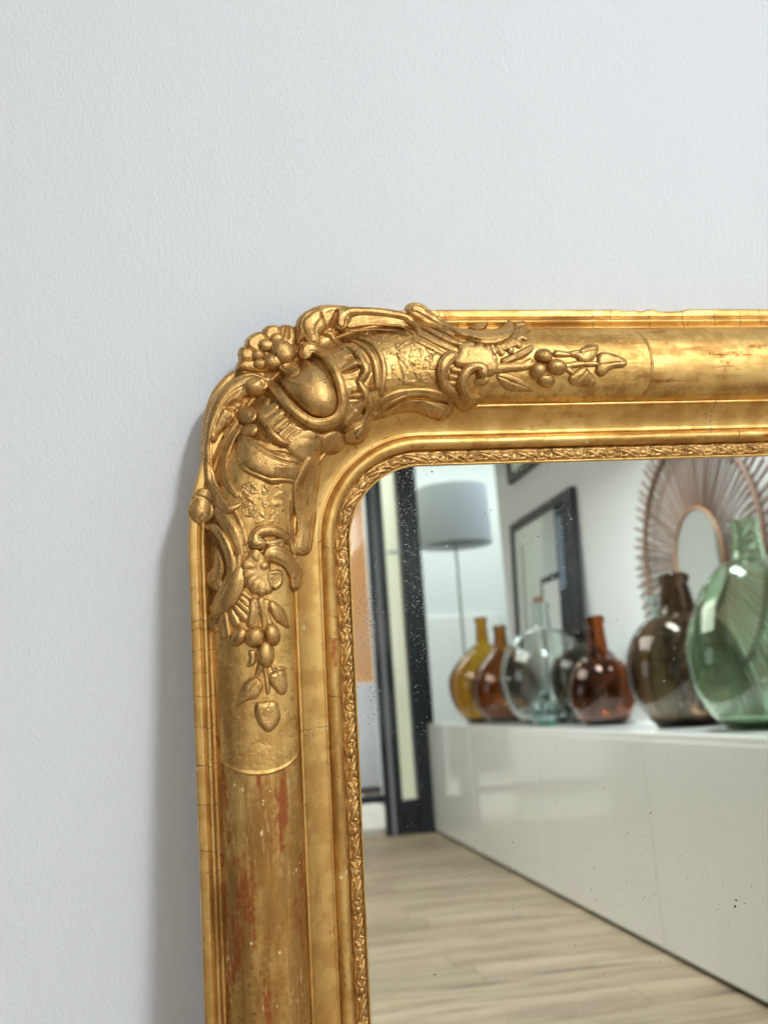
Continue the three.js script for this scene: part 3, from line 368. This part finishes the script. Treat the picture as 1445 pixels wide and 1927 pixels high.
  ['berry',1.4,[['b',28.9,207.6,4.3672,6.2858,35,0.931]]],
  ['berry',1.4,[['b',38.6,208,5.9678,6.8158,25,0.931]]],
  ['berry',1.4,[['b',49.6,207.3,4.6852,7.0278,-15,0.931]]],
  ['berry',1.4,[['b',44.9,219.1,5.3212,8.4164,0,0.931]]],
  ['stem',0.2,[['s',[44.3,227.2,1.69,44.8,232.7,1.57,45.5,239.7,1.57,45.3,242.6,1.33],0.816,0],['s',[41.2,227,2.29,39,232.1,1.33],0.816,0],['s',[56.6,228.9,1.08,52.4,228.9,1.57,51.8,231.8,1.2],0.816,0],['s',[48.9,227.1,1.08,51,231.8,1.08],0.816,0]]],
  ['leaf',0.3,[['g',[35,233.1,39.5,232.9,42.5,238,39.2,245,33.6,246.6,27.3,249.3,25.9,247.7,28.5,240.8,31.4,235.6],3,4,0,[38.5,235.1,27.4,247.9]]]],
  ['leaf',0.3,[['g',[46.8,231.2,52.4,229.2,56.6,230.5,58,238.7,56.5,244.1,52.9,244.6,48.3,239.4,46.4,235.6],2.8,4,0,[52.3,230.8,54.6,243.7]]]],
  ['leaf',0.3,[['g',[38.6,248,43.4,247.5,45.7,247.1,50.7,248.2,52,253.3,52.8,257.9,50.3,263.1,45.4,266.7,41,264,37.6,258.4,36.7,251.9],3,4,0,[45.7,248.1,45.1,251.7]]]],
];
function catmull(pts, closed, sub) { // pts: arrays of equal length
  const out = [], n = pts.length, P = (i) => (closed ? pts[((i % n) + n) % n] : pts[clamp(i, 0, n - 1)]), last = closed ? n : n - 1;
  for (let i = 0; i < last; i++) for (let k = 0; k < sub; k++) {
    const t = k / sub, a = P(i - 1), b = P(i), c = P(i + 1), d = P(i + 2);
    out.push(b.map((_, j) => 0.5 * (2 * b[j] + (c[j] - a[j]) * t + (2 * a[j] - 5 * b[j] + 4 * c[j] - d[j]) * t * t + (3 * b[j] - a[j] - 3 * c[j] + d[j]) * t * t * t)));
  }
  if (!closed) out.push(pts[n - 1]);
  return out;
}
function primitive(p) { // -> { box, f(u, q) -> height in mm, negative outside }
  if (p[0] === 'c') { // a groove cut along a line
    const pts = []; for (let i = 0; i < p[1].length; i += 3) pts.push(p[1].slice(i, i + 3));
    const c = pts.length > 2 ? catmull(pts, false, 6) : pts, R = Math.max(...c.map((a) => a[2])) * 2.2;
    return {
      cut: true, box: [Math.min(...c.map((a) => a[0])) - R, Math.min(...c.map((a) => a[1])) - R, Math.max(...c.map((a) => a[0])) + R, Math.max(...c.map((a) => a[1])) + R],
      f(u, q) { let m = 0; for (let i = 0; i < c.length - 1; i++) { const a = c[i], b = c[i + 1], dx = b[0] - a[0], dy = b[1] - a[1], t = clamp(((u - a[0]) * dx + (q - a[1]) * dy) / (dx * dx + dy * dy || 1e-6)), d = Math.hypot(u - a[0] - dx * t, q - a[1] - dy * t), r = a[2] + (b[2] - a[2]) * t; m = Math.max(m, Math.exp(-((d / r) ** 2))); } return m * p[2]; },
    };
  }
  if (p[0] === 's') {
    const pts = []; for (let i = 0; i < p[1].length; i += 3) pts.push(p[1].slice(i, i + 3));
    const c = pts.length > 2 ? catmull(pts, false, 7) : [pts[0], pts[0].map((a, j) => (a + pts[1][j]) / 2), pts[1]], hr = p[2], groove = p[3];
    const R = Math.max(...c.map((a) => a[2])) + 2;
    return {
      box: [Math.min(...c.map((a) => a[0])) - R, Math.min(...c.map((a) => a[1])) - R, Math.max(...c.map((a) => a[0])) + R, Math.max(...c.map((a) => a[1])) + R],
      f(u, q) {
        let best = -9;
        for (let i = 0; i < c.length - 1; i++) {
          const a = c[i], b = c[i + 1], dx = b[0] - a[0], dy = b[1] - a[1], L2 = dx * dx + dy * dy || 1e-6, t = clamp(((u - a[0]) * dx + (q - a[1]) * dy) / L2);
          const d = Math.hypot(u - a[0] - dx * t, q - a[1] - dy * t), r = Math.max(0.15, a[2] + (b[2] - a[2]) * t);
          let h; if (d < r) { const e = d / r; h = hr * r * (r > 1.7 ? Math.pow(1 - e * e * e, 0.55) - 0.13 * Math.exp(-(((e - 0.6) / 0.13) ** 2)) : Math.sqrt(1 - e * e)) * (groove ? 1 - groove * Math.exp(-((e / 0.28) ** 2)) : 1); } else h = -(d - r) * 4.5;
          if (h > best) best = h;
        }
        return best;
      },
    };
  }
  if (p[0] === 'b') {
    const [, cu, cq, rx, ry, ang, h] = p, a = (ang * Math.PI) / 180, ca = Math.cos(a), sa = Math.sin(a), R = Math.max(rx, ry) + 2, H = h * Math.min(rx, ry);
    return { box: [cu - R, cq - R, cu + R, cq + R], f(u, q) { const x = (u - cu) * ca + (q - cq) * sa, y = -(u - cu) * sa + (q - cq) * ca, e = Math.hypot(x / rx, y / ry); return e < 1 ? H * Math.sqrt(1 - e * e) : -(e - 1) * Math.min(rx, ry) * 4.5; } };
  }
  const pts = []; for (let i = 0; i < p[1].length; i += 2) pts.push(p[1].slice(i, i + 2));
  const c = catmull(pts, true, 5), n = c.length, [, , h, e, , vein] = p;
  return {
    box: [Math.min(...c.map((a) => a[0])) - 2, Math.min(...c.map((a) => a[1])) - 2, Math.max(...c.map((a) => a[0])) + 2, Math.max(...c.map((a) => a[1])) + 2],
    f(u, q) {
      let d = 1e9, inside = false;
      for (let i = 0, j = n - 1; i < n; j = i++) {
        const a = c[i], b = c[j], dx = b[0] - a[0], dy = b[1] - a[1], t = clamp(((u - a[0]) * dx + (q - a[1]) * dy) / (dx * dx + dy * dy || 1e-6));
        d = Math.min(d, Math.hypot(u - a[0] - dx * t, q - a[1] - dy * t));
        if (a[1] > q !== b[1] > q && u < ((b[0] - a[0]) * (q - a[1])) / (b[1] - a[1]) + a[0]) inside = !inside;
      }
      if (!inside) return -d * 4.5;
      const k = 1 - clamp(d / e); let z = h * Math.sqrt(1 - k * k);
      if (vein) for (let i = 0; i + 3 < vein.length; i += 2) { const dx = vein[i + 2] - vein[i], dy = vein[i + 3] - vein[i + 1], t = clamp(((u - vein[i]) * dx + (q - vein[i + 1]) * dy) / (dx * dx + dy * dy)); const dd = Math.hypot(u - vein[i] - dx * t, q - vein[i + 1] - dy * t); z -= 0.5 * Math.exp(-((dd / 0.55) ** 2)); }
      return z;
    },
  };
}
function relief(name, prims, baseZ, toFrame, material, step, seed, lump = 0.16, k = 0.25) {
  const P = prims.map(primitive), bx = [1e9, 1e9, -1e9, -1e9];
  const cuts = P.filter((p) => p.cut); P.splice(0, P.length, ...P.filter((p) => !p.cut));
  for (const p of P) { bx[0] = Math.min(bx[0], p.box[0]); bx[1] = Math.min(bx[1], p.box[1]); bx[2] = Math.max(bx[2], p.box[2]); bx[3] = Math.max(bx[3], p.box[3]); }
  const nu = Math.ceil((bx[2] - bx[0]) / step), nq = Math.ceil((bx[3] - bx[1]) / step), hgt = new Float32Array((nu + 1) * (nq + 1));
  for (let j = 0; j <= nq; j++) for (let i = 0; i <= nu; i++) {
    const u = bx[0] + i * step, q = bx[1] + j * step; let h = -6;
    for (const p of P) if (u > p.box[0] && u < p.box[2] && q > p.box[1] && q < p.box[3]) {
      const a = p.f(u, q); if (a <= -6) continue;
      const d = Math.abs(a - h); h = Math.max(a, h) + (d < k ? ((k - d) * (k - d)) / (4 * k) : 0);
    }
    if (h > -1) for (const p of cuts) if (u > p.box[0] && u < p.box[2] && q > p.box[1] && q < p.box[3]) h -= p.f(u, q);
    if (h > -1) h += lump * (vnoise(u / 3.1, q / 3.1, seed) - 0.5) + lump * 0.5 * (vnoise(u / 1.1, q / 1.1, seed + 1) - 0.5);
    hgt[j * (nu + 1) + i] = h;
  }
  const id = new Int32Array(hgt.length).fill(-1), pos = [], uv = [], idx = [], LOW = -4.2;
  const vert = (i, j) => {
    const k = j * (nu + 1) + i; if (id[k] >= 0) return id[k];
    const u = bx[0] + i * step, q = bx[1] + j * step, [fu, fq] = toFrame(u, q);
    pos.push(LX(fu), LY(fq), (baseZ(u, q) + Math.max(hgt[k], LOW)) / 1000); uv.push(u / 1000, q / 1000);
    return (id[k] = pos.length / 3 - 1);
  };
  for (let j = 0; j < nq; j++) for (let i = 0; i < nu; i++) {
    const k = j * (nu + 1) + i; if (Math.max(hgt[k], hgt[k + 1], hgt[k + nu + 1], hgt[k + nu + 2]) < LOW + 0.3) continue;
    const a = vert(i, j), b = vert(i + 1, j), c = vert(i, j + 1), d = vert(i + 1, j + 1);
    if ((i + j) % 2) idx.push(a, c, b, b, c, d); else idx.push(a, c, d, a, d, b);
  }
  const g = new THREE.BufferGeometry();
  g.setAttribute('position', new THREE.Float32BufferAttribute(pos, 3)); g.setAttribute('uv', new THREE.Float32BufferAttribute(uv, 2)); g.setIndex(idx); g.computeVertexNormals();
  return add(name, g, material, mirror);
}
ORNAMENT.forEach(([name, lift, prims, k, lump], i) => relief(name, prims, (u, q) => { const so = distIn(u, q); return Math.max(zBroad(so), so > 13 && so < 65 ? zAt(so) + 0.7 : 0) + lift; }, (u, q) => [u, q], name === 'carved_ground' ? M.patinaShade : M.bronze, 0.33, 900 + i * 3, lump ?? 0.14, k ?? 0.16));

// ---- the running leaf-and-berry strip next to the glass, in the lengths it has cracked into
{
  const from = -(FH - SIGHT - CU - 8), to = ARC + FW - 2 * CU;
  let s = -330, k = 0;
  while (s < ARC + 300) {
    const L = 25 + (rnd() - 0.5) * 3, gap = rnd() < 0.4 ? 0.35 : 0.12, j = () => (rnd() - 0.5) * 0.7, e = s + L, so = 94.7;
    const st = (...p) => ['s', p.flatMap(([a, b, r]) => [s + a, so + b + j() * 0.5, r * 1.15]), 1.15, 0];
    const prims = [
      ['g', [s + gap, so - 0.1, s + L / 2, so - 0.1, e - gap, so - 0.1, e - gap, so + 7.4, s + L / 2, so + 7.4, s + gap, so + 7.4], 0.15, 1.2, 0],
      st([1, 1.6, 0.9], [4, 2.6 + j(), 1.5], [8, 4.4 + j(), 1.6], [12, 6 + j(), 0.8]), st([3, 5.8, 0.9], [6, 5.6, 1.3], [9.5, 3, 1.1], [13.5, 1.6, 0.6]),
      st([8, 1.4, 0.7], [11, 2.6, 1.2], [14, 4.2, 1.2], [16, 5, 0.7]), st([1, 6.4, 0.7], [2.2, 4, 0.8], [1.4, 2.6, 0.6]),
      ['b', s + 18.6, so + 3.7, 3 + j(), 2.1, 0, 0.7], st([15.5, 6, 0.6], [18, 6.8, 0.8], [21.5, 6, 0.7]), st([15.8, 1.4, 0.6], [18.4, 0.8, 0.8], [21.4, 1.6, 0.7]),
      st([21, 3.4, 0.8], [23, 2.4, 1.1], [24.6, 1.2, 0.6]), st([21, 4.4, 0.8], [23, 5.4, 1.1], [24.8, 6.4, 0.6]),
    ];
    relief('carved_strip', prims, () => 2.0, (a, b) => place(a, b), M.bronze, 0.32, 3000 + k * 3, 0.2, 0.2);
    s = e; k++;
  }
}

// ---- the old glass: silvered, with specks of dust and black foxing
{
  const S = 2048, MM = 360, cm = document.createElement('canvas'), rm = document.createElement('canvas');
  cm.width = cm.height = rm.width = rm.height = S;
  const c = cm.getContext('2d'), r = rm.getContext('2d'), px = (mm) => (mm / MM) * S;
  c.fillStyle = 'rgb(230,237,232)'; c.fillRect(0, 0, S, S);
  r.fillStyle = 'rgb(0,3,255)'; r.fillRect(0, 0, S, S); // green: roughness, blue: metalness
  const spot = (x, y, rad, color, rough, metal) => { for (const [g, f] of [[c, color], [r, `rgb(0,${rough},${metal})`]]) { g.fillStyle = f; g.beginPath(); g.ellipse(px(x), px(y), px(rad), px(rad * (0.7 + rnd() * 0.5)), rnd() * 3, 0, 7); g.fill(); } };
  const dark = (x, y, rad) => spot(x, y, rad, `rgba(38,40,36,${0.55 + rnd() * 0.4})`, 130, 60), dust = (x, y, rad) => spot(x, y, rad, `rgba(225,228,226,${0.5 + rnd() * 0.5})`, 150, 40);
  for (const [x, y, rr, m] of [[45, 60, 60, 0.025], [8, 110, 22, 0.07], [6, 160, 26, 0.06], [150, 70, 40, 0.02], [230, 300, 70, 0.03]]) { const g = r.createRadialGradient(px(x), px(y), 0, px(x), px(y), px(rr)); g.addColorStop(0, `rgba(0,30,0,${m})`); g.addColorStop(1, 'rgba(0,30,0,0)'); r.fillStyle = g; r.fillRect(px(x - rr), px(y - rr), px(2 * rr), px(2 * rr)); }
  // x, y in mm from the sight edge's corner
  for (let i = 0; i < 420; i++) { const x = 60 + rnd() * 280, y = 60 + rnd() * 290; if (rnd() < 0.25 + 0.6 * smooth(60, 340, x + y * 0.5 - 120)) dark(x, y, 0.1 + 0.32 * rnd() ** 3); }
  for (const [cx, cy, sx, sy, n] of [[10, 100, 6, 14, 150], [7, 82, 3, 8, 40], [8, 140, 5, 12, 60], [10, 165, 6, 18, 40], [180, 285, 26, 34, 110], [230, 270, 20, 40, 120], [250, 300, 30, 20, 60], [75, 270, 30, 40, 60], [205, 160, 50, 60, 30]]) for (let i = 0; i < n; i++) { const g = () => (rnd() + rnd() + rnd() - 1.5) * 1.3; const x = cx + sx * g(), y = cy + sy * g(); if (x > 0.4 && y > 0.4) dark(x, y, 0.1 + 0.3 * rnd() ** 3); }
  for (const [x, y, k] of [[255, 304, 0.7], [254, 308, 0.9], [211, 203, 0.55], [57, 4, 0.55], [115, 6, 0.3], [152, 39, 0.7], [205, 88, 0.7], [212, 152, 0.5], [197, 240, 0.5], [92, 33, 0.4], [96, 31, 0.35], [118, 50, 0.4], [123, 51, 0.4], [128, 50, 0.6], [43, 330, 0.7]]) dark(x, y, k);
  for (let i = 0; i < 3200; i++) dust(rnd() * 340, rnd() * 340, 0.06 + 0.11 * rnd() ** 2);
  for (const [cx, cy, sx, sy, n] of [[42, 35, 10, 45, 420], [40, 110, 12, 50, 260], [140, 60, 12, 60, 350], [120, 110, 14, 10, 80]]) for (let i = 0; i < n; i++) { const g = () => (rnd() + rnd() + rnd() - 1.5) * 1.3; dust(Math.abs(cx + sx * g()), Math.abs(cy + sy * g()), 0.07 + 0.12 * rnd() ** 2); }
  for (const [x, y] of [[136, 78], [80, 20], [64, 54], [102, 65], [70, 69], [72, 85]]) { dust(x, y, 0.28); dust(x + 0.9, y - 0.2, 0.22); }
  c.strokeStyle = 'rgba(235,238,238,0.35)'; c.lineWidth = 2; for (let i = 0; i < 7; i++) { c.beginPath(); c.moveTo(px(53 + i * 1.2), px(31 - i * 0.5 + rnd())); c.lineTo(px(60 + rnd() * 4), px(28 - rnd() * 2)); c.stroke(); }
  const ct = new THREE.CanvasTexture(cm), rt = new THREE.CanvasTexture(rm); ct.colorSpace = THREE.SRGBColorSpace;
  for (const t of [ct, rt]) { t.wrapS = t.wrapT = THREE.RepeatWrapping; t.repeat.set(1000 / MM, 1000 / MM); }
  const w = FW - 2 * SIGHT + 4, h = FH - 2 * SIGHT + 4, g = new THREE.PlaneGeometry(w / 1000, h / 1000), uv = g.attributes.uv, p = g.attributes.position;
  for (let i = 0; i < p.count; i++) uv.setXY(i, p.getX(i) + w / 2000 - 0.002, p.getY(i) - h / 2000 + 0.002);
  add('mirror_glass', g, std({ map: ct, roughness: 1, roughnessMap: rt, metalness: 1, metalnessMap: rt }), mirror, [0, FH / 2000, 0.0002]);
}

// ------------------------------------------------------------------ the room the mirror shows
glowing('ceiling_window_or_fill', 'large bright skylight window in the ceiling in front of the mirror', SKY.x1 - SKY.x0, SKY.z1 - SKY.z0, [(SKY.x0 + SKY.x1) / 2, ROOM.top + 0.1, (SKY.z0 + SKY.z1) / 2], [0, -1, 0], LIGHT.skylight);
glowing('ceiling_window_or_fill', 'added wide soft fill panel further back on the left of the ceiling', 1.6, 2.0, [-0.9, ROOM.top - 0.03, 4.2], [0, -1, 0], LIGHT.overhead, 'window', SOFT);  // added fill light for the wall and its shadow, not a known window
glowing('side_window', 'tall bright window in the left wall across from the sideboard', 1.6, 1.9, [-3.17, 1.25, 4.2], [1, 0, 0], LIGHT.window);
glowing('added_far_light', 'added unseen light panel over the far room with the floor lamp', 1.6, 1.4, [2.4, 3.2, 6.8], [0, -1, 0], LIGHT.backroom);  // added panel that brightens the far room from out of view

// white lacquered sideboard
const SBX = 1.332, SBT = 0.672;
const lacquer = phys({ color: col(0.83, 0.82, 0.775), roughness: 0.35, clearcoat: 0.8, clearcoatRoughness: 0.06 });
{
  const t = thing('sideboard', 'long low glossy white sideboard along the right wall carrying the glass demijohns', 'sideboard', [SBX + 0.265, 0, 3.4]);
  const z0 = 0.55, z1 = 5.93, mid = 3.4;
  add('top', box(0.524, 0.022, z1 - z0 + 0.004, 0.003), lacquer, t, [0, SBT - 0.011, (z0 + z1) / 2 - mid]);
  add('cabinet_body', box(0.50, SBT - 0.022 - 0.012, z1 - z0, 0.002), lacquer, t, [0.01, (SBT - 0.022 + 0.012) / 2, (z0 + z1) / 2 - mid]);
  add('plinth', box(0.46, 0.012, z1 - z0 - 0.04, 0), std({ color: col(0.03, 0.028, 0.025), roughness: 0.7 }), t, [0.03, 0.006, (z0 + z1) / 2 - mid]);
  const cuts = [z0, 1.38, 2.53, 3.68, 4.83, z1];
  for (let i = 0; i < 5; i++) { const a = cuts[i] + 0.0035, b = cuts[i + 1] - 0.0035; add('door_panel', box(0.02, SBT - 0.022 - 0.018, b - a, 0.0015), lacquer, t, [-0.256, (SBT - 0.022 + 0.016) / 2, (a + b) / 2 - mid]); }
}
// glass demijohns
function bottleProfile(R, H, cy, shoulder, nb, nt, p) { // belly height, height where the neck begins, neck radius at its base and top, how pinched the shoulder is
  const pts = [[0.001, 0.014], [R * 0.42, 0.006], [R * 0.5, 0.0], [R * 0.56, 0.002]];
  for (let i = 1; i <= 12; i++) { const a = -1.02 + (i / 12) * 1.02; pts.push([R * Math.cos(a) ** 0.95, cy + (cy / Math.sin(1.02)) * Math.sin(a) * 0.985]); }
  for (let i = 1; i <= 24; i++) { const t = Math.sin((i / 24) * Math.PI / 2); pts.push([nb + (R - nb) * (p < 0.9 ? Math.sqrt(Math.max(0, 1 - t ** (1 / p * 1.3))) * (1 - 0.12 * t) : Math.cos((t * Math.PI) / 2) ** p), lerp(cy, shoulder, t)]); }
  pts.push([lerp(nb, nt, 0.3) , lerp(shoulder, H, 0.25)], [lerp(nb, nt, 0.7), lerp(shoulder, H, 0.6)], [nt, H - 0.035], [nt * 1.2, H - 0.028], [nt * 1.22, H - 0.012], [nt * 1.1, H]);
  const wall = 0.005, outer = pts.map(([r, y]) => new THREE.Vector2(r, y)), inner = [];
  for (let i = pts.length - 1; i >= 0; i--) { const [r, y] = pts[i]; inner.push(new THREE.Vector2(Math.max(0.0005, r - wall), i === pts.length - 1 ? y : i < 4 ? 0.02 : Math.max(y, 0.02))); }
  return new THREE.LatheGeometry([...outer, ...inner], 64);
}
function demijohn(name, label, x, z, R, H, cy, shoulder, nb, nt, p, color, dist, extra) {
  const t = thing(name, label, 'demijohn', [x, SBT, z], 'demijohns on the white sideboard');
  add('bottle', bottleProfile(R, H, cy, shoulder, nb, nt, p), phys({ color: 0xffffff, roughness: 0.02, transmission: 1, thickness: 0.01, ior: 1.5, attenuationColor: col(...color), attenuationDistance: dist }), t);
  extra?.(t);
  return t;
}
demijohn('demijohn', 'yellow olive glass demijohn at the far end of the sideboard', 1.6, 5.38, 0.225, 0.625, 0.23, 0.47, 0.04, 0.032, 0.95, [0.62, 0.38, 0.03], 0.0065);
demijohn('demijohn', 'amber brown pear-shaped demijohn beside the yellow one', 1.6, 4.98, 0.19, 0.54, 0.19, 0.42, 0.042, 0.033, 1.1, [0.52, 0.27, 0.04], 0.0065);
demijohn('demijohn', 'large clear pale-green demijohn with a cork stopper', 1.59, 4.2, 0.223, 0.585, 0.24, 0.455, 0.045, 0.036, 0.6, [0.68, 0.86, 0.79], 0.022, (t) => add('cork', new THREE.CylinderGeometry(0.026, 0.024, 0.035, 20).translate(0, 0.598, 0), std({ color: col(0.18, 0.1, 0.05), roughness: 0.9 }), t));
demijohn('demijohn', 'smoky dark grey glass bottle partly hidden behind the red-brown one', 1.665, 3.85, 0.165, 0.42, 0.22, 0.35, 0.04, 0.034, 0.6, [0.3, 0.26, 0.2], 0.006);
demijohn('demijohn', 'tiny pale teal glass jug in front of the clear demijohn', 1.455, 3.86, 0.066, 0.15, 0.06, 0.11, 0.022, 0.02, 0.6, [0.45, 0.8, 0.72], 0.02);
demijohn('demijohn', 'red-brown amber demijohn in the middle of the row', 1.565, 3.42, 0.139, 0.447, 0.14, 0.275, 0.044, 0.034, 0.6, [0.54, 0.21, 0.03], 0.0062);
demijohn('demijohn', 'dark brown round demijohn with a tall dark neck', 1.61, 2.74, 0.2, 0.53, 0.2, 0.385, 0.066, 0.044, 0.58, [0.32, 0.22, 0.13], 0.0065);
demijohn('demijohn', 'tall narrow pale teal bottle behind the dark brown demijohn', 1.77, 3.25, 0.075, 0.5, 0.18, 0.36, 0.03, 0.026, 0.7, [0.45, 0.78, 0.74], 0.02);
demijohn('demijohn', 'big green glass demijohn nearest the mirror', 1.6, 2.2, 0.222, 0.625, 0.225, 0.5, 0.05, 0.036, 0.85, [0.42, 0.7, 0.4], 0.014);

// framed pictures on the right wall
const black = std({ color: col(0.012, 0.014, 0.016), roughness: 0.45 });
function picture(label, y, z0, z1, h, bar, leanX, pos) {
  const w = z1 - z0, t = thing('picture_frame', label, 'picture', pos);
  t.rotation.z = leanX;
  for (const [b, hh, yy, zz] of [[w, bar, h / 2 - bar / 2, 0], [w, bar, -h / 2 + bar / 2, 0]]) add('frame_bar', box(0.03, hh, b, 0.002), black, t, [0, yy + h / 2, zz]);
  for (const zz of [-w / 2 + bar / 2, w / 2 - bar / 2]) add('frame_bar', box(0.03, h - 2 * bar, bar, 0.002), black, t, [0, h / 2, zz]);
  return { t, w, h };
}
{
  const { t, w, h } = picture('black framed picture with a pale print and painted glass reflections standing on the sideboard against the wall', 0, 4.23, 5.34, 1.18, 0.055, -0.035, [1.795, SBT, 4.78]);
  const cv = document.createElement('canvas'); cv.width = 512; cv.height = 544; const g = cv.getContext('2d');
  g.fillStyle = 'rgb(196,204,202)'; g.fillRect(0, 0, 512, 544); g.fillStyle = 'rgb(20,28,36)'; g.fillRect(0, 0, 130, 544); g.fillStyle = 'rgb(120,140,160)'; g.fillRect(80, 40, 40, 190);  // dark band: reflection in the picture glass, painted into the print
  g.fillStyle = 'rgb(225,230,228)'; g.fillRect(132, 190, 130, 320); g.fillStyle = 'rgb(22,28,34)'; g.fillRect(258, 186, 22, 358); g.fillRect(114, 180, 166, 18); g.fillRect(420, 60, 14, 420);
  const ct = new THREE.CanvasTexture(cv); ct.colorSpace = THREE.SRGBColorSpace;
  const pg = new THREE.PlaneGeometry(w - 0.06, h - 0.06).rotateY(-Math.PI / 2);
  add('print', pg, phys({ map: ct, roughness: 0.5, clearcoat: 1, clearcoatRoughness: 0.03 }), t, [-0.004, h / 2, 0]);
  const s = picture('second dark framed picture hanging higher on the wall above the first', 0, 4.1, 5.31, 0.62, 0.05, 0, [1.843, 2.105, 4.705]);
  add('print', new THREE.PlaneGeometry(s.w - 0.09, s.h - 0.09).rotateY(-Math.PI / 2), phys({ color: col(0.03, 0.04, 0.055), roughness: 0.4, clearcoat: 1, clearcoatRoughness: 0.05 }), s.t, [-0.004, s.h / 2, 0]);
}
// round rattan sunburst mirror
{
  const t = thing('sunburst_mirror', 'round rattan sunburst mirror with radiating spokes on the wall above the sideboard', 'mirror', [1.83, 1.282, 2.945]);
  const rat = std({ color: col(0.19, 0.105, 0.07), roughness: 0.6 }), rat2 = std({ color: col(0.3, 0.16, 0.08), roughness: 0.7 });
  const sp = []; const N = 84;
  for (let i = 0; i < N; i++) { const r1 = 0.6 - (i % 2) * 0.012 - rnd() * 0.012; sp.push(new THREE.CylinderGeometry(0.0068, 0.0036, r1 - 0.17, 6).translate(0, (r1 + 0.17) / 2, 0).rotateX(((i + (rnd() - 0.5) * 0.3) / N) * Math.PI * 2)); }
  sp.forEach((g) => add('spoke', g, rat, t));
  add('outer_ring', new THREE.TorusGeometry(0.475, 0.0115, 8, 72).rotateY(Math.PI / 2), rat, t, [-0.008, 0, 0]);
  add('inner_ring', new THREE.TorusGeometry(0.19, 0.0065, 10, 64).rotateY(Math.PI / 2), rat2, t, [-0.01, 0, 0]);
  add('round_glass', new THREE.CylinderGeometry(0.188, 0.188, 0.006, 56).rotateZ(Math.PI / 2), std({ color: col(0.8, 0.84, 0.82), metalness: 1, roughness: 0.03 }), t, [-0.006, 0, 0]);
}
structure('wall_panel', new THREE.BoxGeometry(1.0, 1.5, 0.03), std({ color: col(0.74, 0.74, 0.72), roughness: 0.8 }), [1.95, 0.77, 7.98]);
// floor lamp in the far room
{
  const t = thing('floor_lamp', 'tall floor lamp with a grey drum shade in the far room', 'floor lamp', [1.86, 0, 6.9]);
  const shade = new THREE.CylinderGeometry(0.275, 0.285, 0.45, 48, 1, true);
  add('lamp_shade', shade, phys({ color: col(0.42, 0.44, 0.49), roughness: 0.9, side: THREE.DoubleSide, transmission: 0.15, thickness: 0 }), t, [0, 2.21, 0]);
  add('pole', new THREE.CylinderGeometry(0.009, 0.009, 2.2, 12), std({ color: col(0.25, 0.25, 0.24), roughness: 0.4, metalness: 0.6 }), t, [0, 1.12, 0]);
  add('base', new THREE.CylinderGeometry(0.15, 0.16, 0.025, 32), std({ color: col(0.25, 0.25, 0.24), roughness: 0.4, metalness: 0.6 }), t, [0, 0.0125, 0]);
  add('diffuser', new THREE.CylinderGeometry(0.27, 0.27, 0.01, 40), std({ color: col(0.2, 0.21, 0.18), roughness: 0.7 }), t, [0, 2.03, 0]);
}
// steel and glass door at the end of the sideboard
{
  const t = thing('steel_door', 'black steel framed glass door at the far end of the sideboard', 'door', [0.7, 0, 5.95]);
  const steel = std({ color: col(0.008, 0.012, 0.017), roughness: 0.35, metalness: 0.2 }), grey = std({ color: col(0.2, 0.21, 0.22), roughness: 0.5 }), glass = phys({ color: 0xffffff, transmission: 1, thickness: 0, roughness: 0.02 });
  const P = (name, m, x0, x1, y0, y1, d, z = 0) => add(name, box(x1 - x0, y1 - y0, d, 0.003), m, t, [(x0 + x1) / 2 - 0.7, (y0 + y1) / 2, z]);
  P('post', steel, 1.237, 1.331, 0, 2.75, 0.1); P('post', steel, 1.333, 1.375, SBT + 0.004, 2.75, 0.08);
  P('stile', steel, 1.088, 1.136, 0, 2.74, 0.06); P('seal', grey, 1.06, 1.087, 0, 2.74, 0.05); P('stile', steel, 1.022, 1.059, 0, 2.74, 0.06);
  P('rail', steel, 1.137, 1.236, 0, 0.21, 0.05); P('rail', steel, 1.137, 1.236, 2.6, 2.74, 0.05); P('pane', glass, 1.137, 1.236, 0.212, 2.598, 0.006);
  P('rail', steel, -0.04, 1.021, 0.205, 0.25, 0.05); P('rail', steel, -0.04, 1.021, 2.6, 2.74, 0.05); P('stile', steel, -0.09, -0.042, 0, 2.74, 0.06); P('pane', glass, -0.04, 1.021, 0.252, 2.598, 0.006);
  const chrome = std({ color: col(0.75, 0.76, 0.78), metalness: 1, roughness: 0.25 });
  add('handle', new THREE.CapsuleGeometry(0.014, 0.07, 6, 14).rotateZ(Math.PI / 2), chrome, t, [0.49, 1.8, -0.06]);
}
// the terrace outside the glass door
structure('terrace_ground', new THREE.BoxGeometry(3.2, 0.06, 4), std({ color: col(0.55, 0.5, 0.45), roughness: 0.9 }), [-0.35, 0.005, 8.05]);
{
  const t = thing('building', 'orange rendered building with a white base outside the glass door', 'building', [1.05, 0.035, 9.4]);
  add('wall', box(1.2, 3.6, 0.2, 0.01), std({ color: col(0.78, 0.36, 0.13), roughness: 0.9 }), t, [0, 1.8, 0.15]);
  add('base_course', box(1.2, 1.0, 0.12, 0.01), std({ color: col(0.78, 0.76, 0.78), roughness: 0.8 }), t, [0, 0.5, 0]);
  add('downpipe', new THREE.CylinderGeometry(0.06, 0.06, 3.4, 12), std({ color: col(0.7, 0.72, 0.75), roughness: 0.5 }), t, [-0.1, 1.7, -0.1]);
}
glowing('added_terrace_light', 'added unseen light panel above the terrace in place of open sky', 2.6, 2.2, [-0.2, 3.6, 7.7], [0, -1, 0], LIGHT.terrace, 'skylight');  // added panel, lights the terrace like an overcast sky

renderer.render(scene, camera);
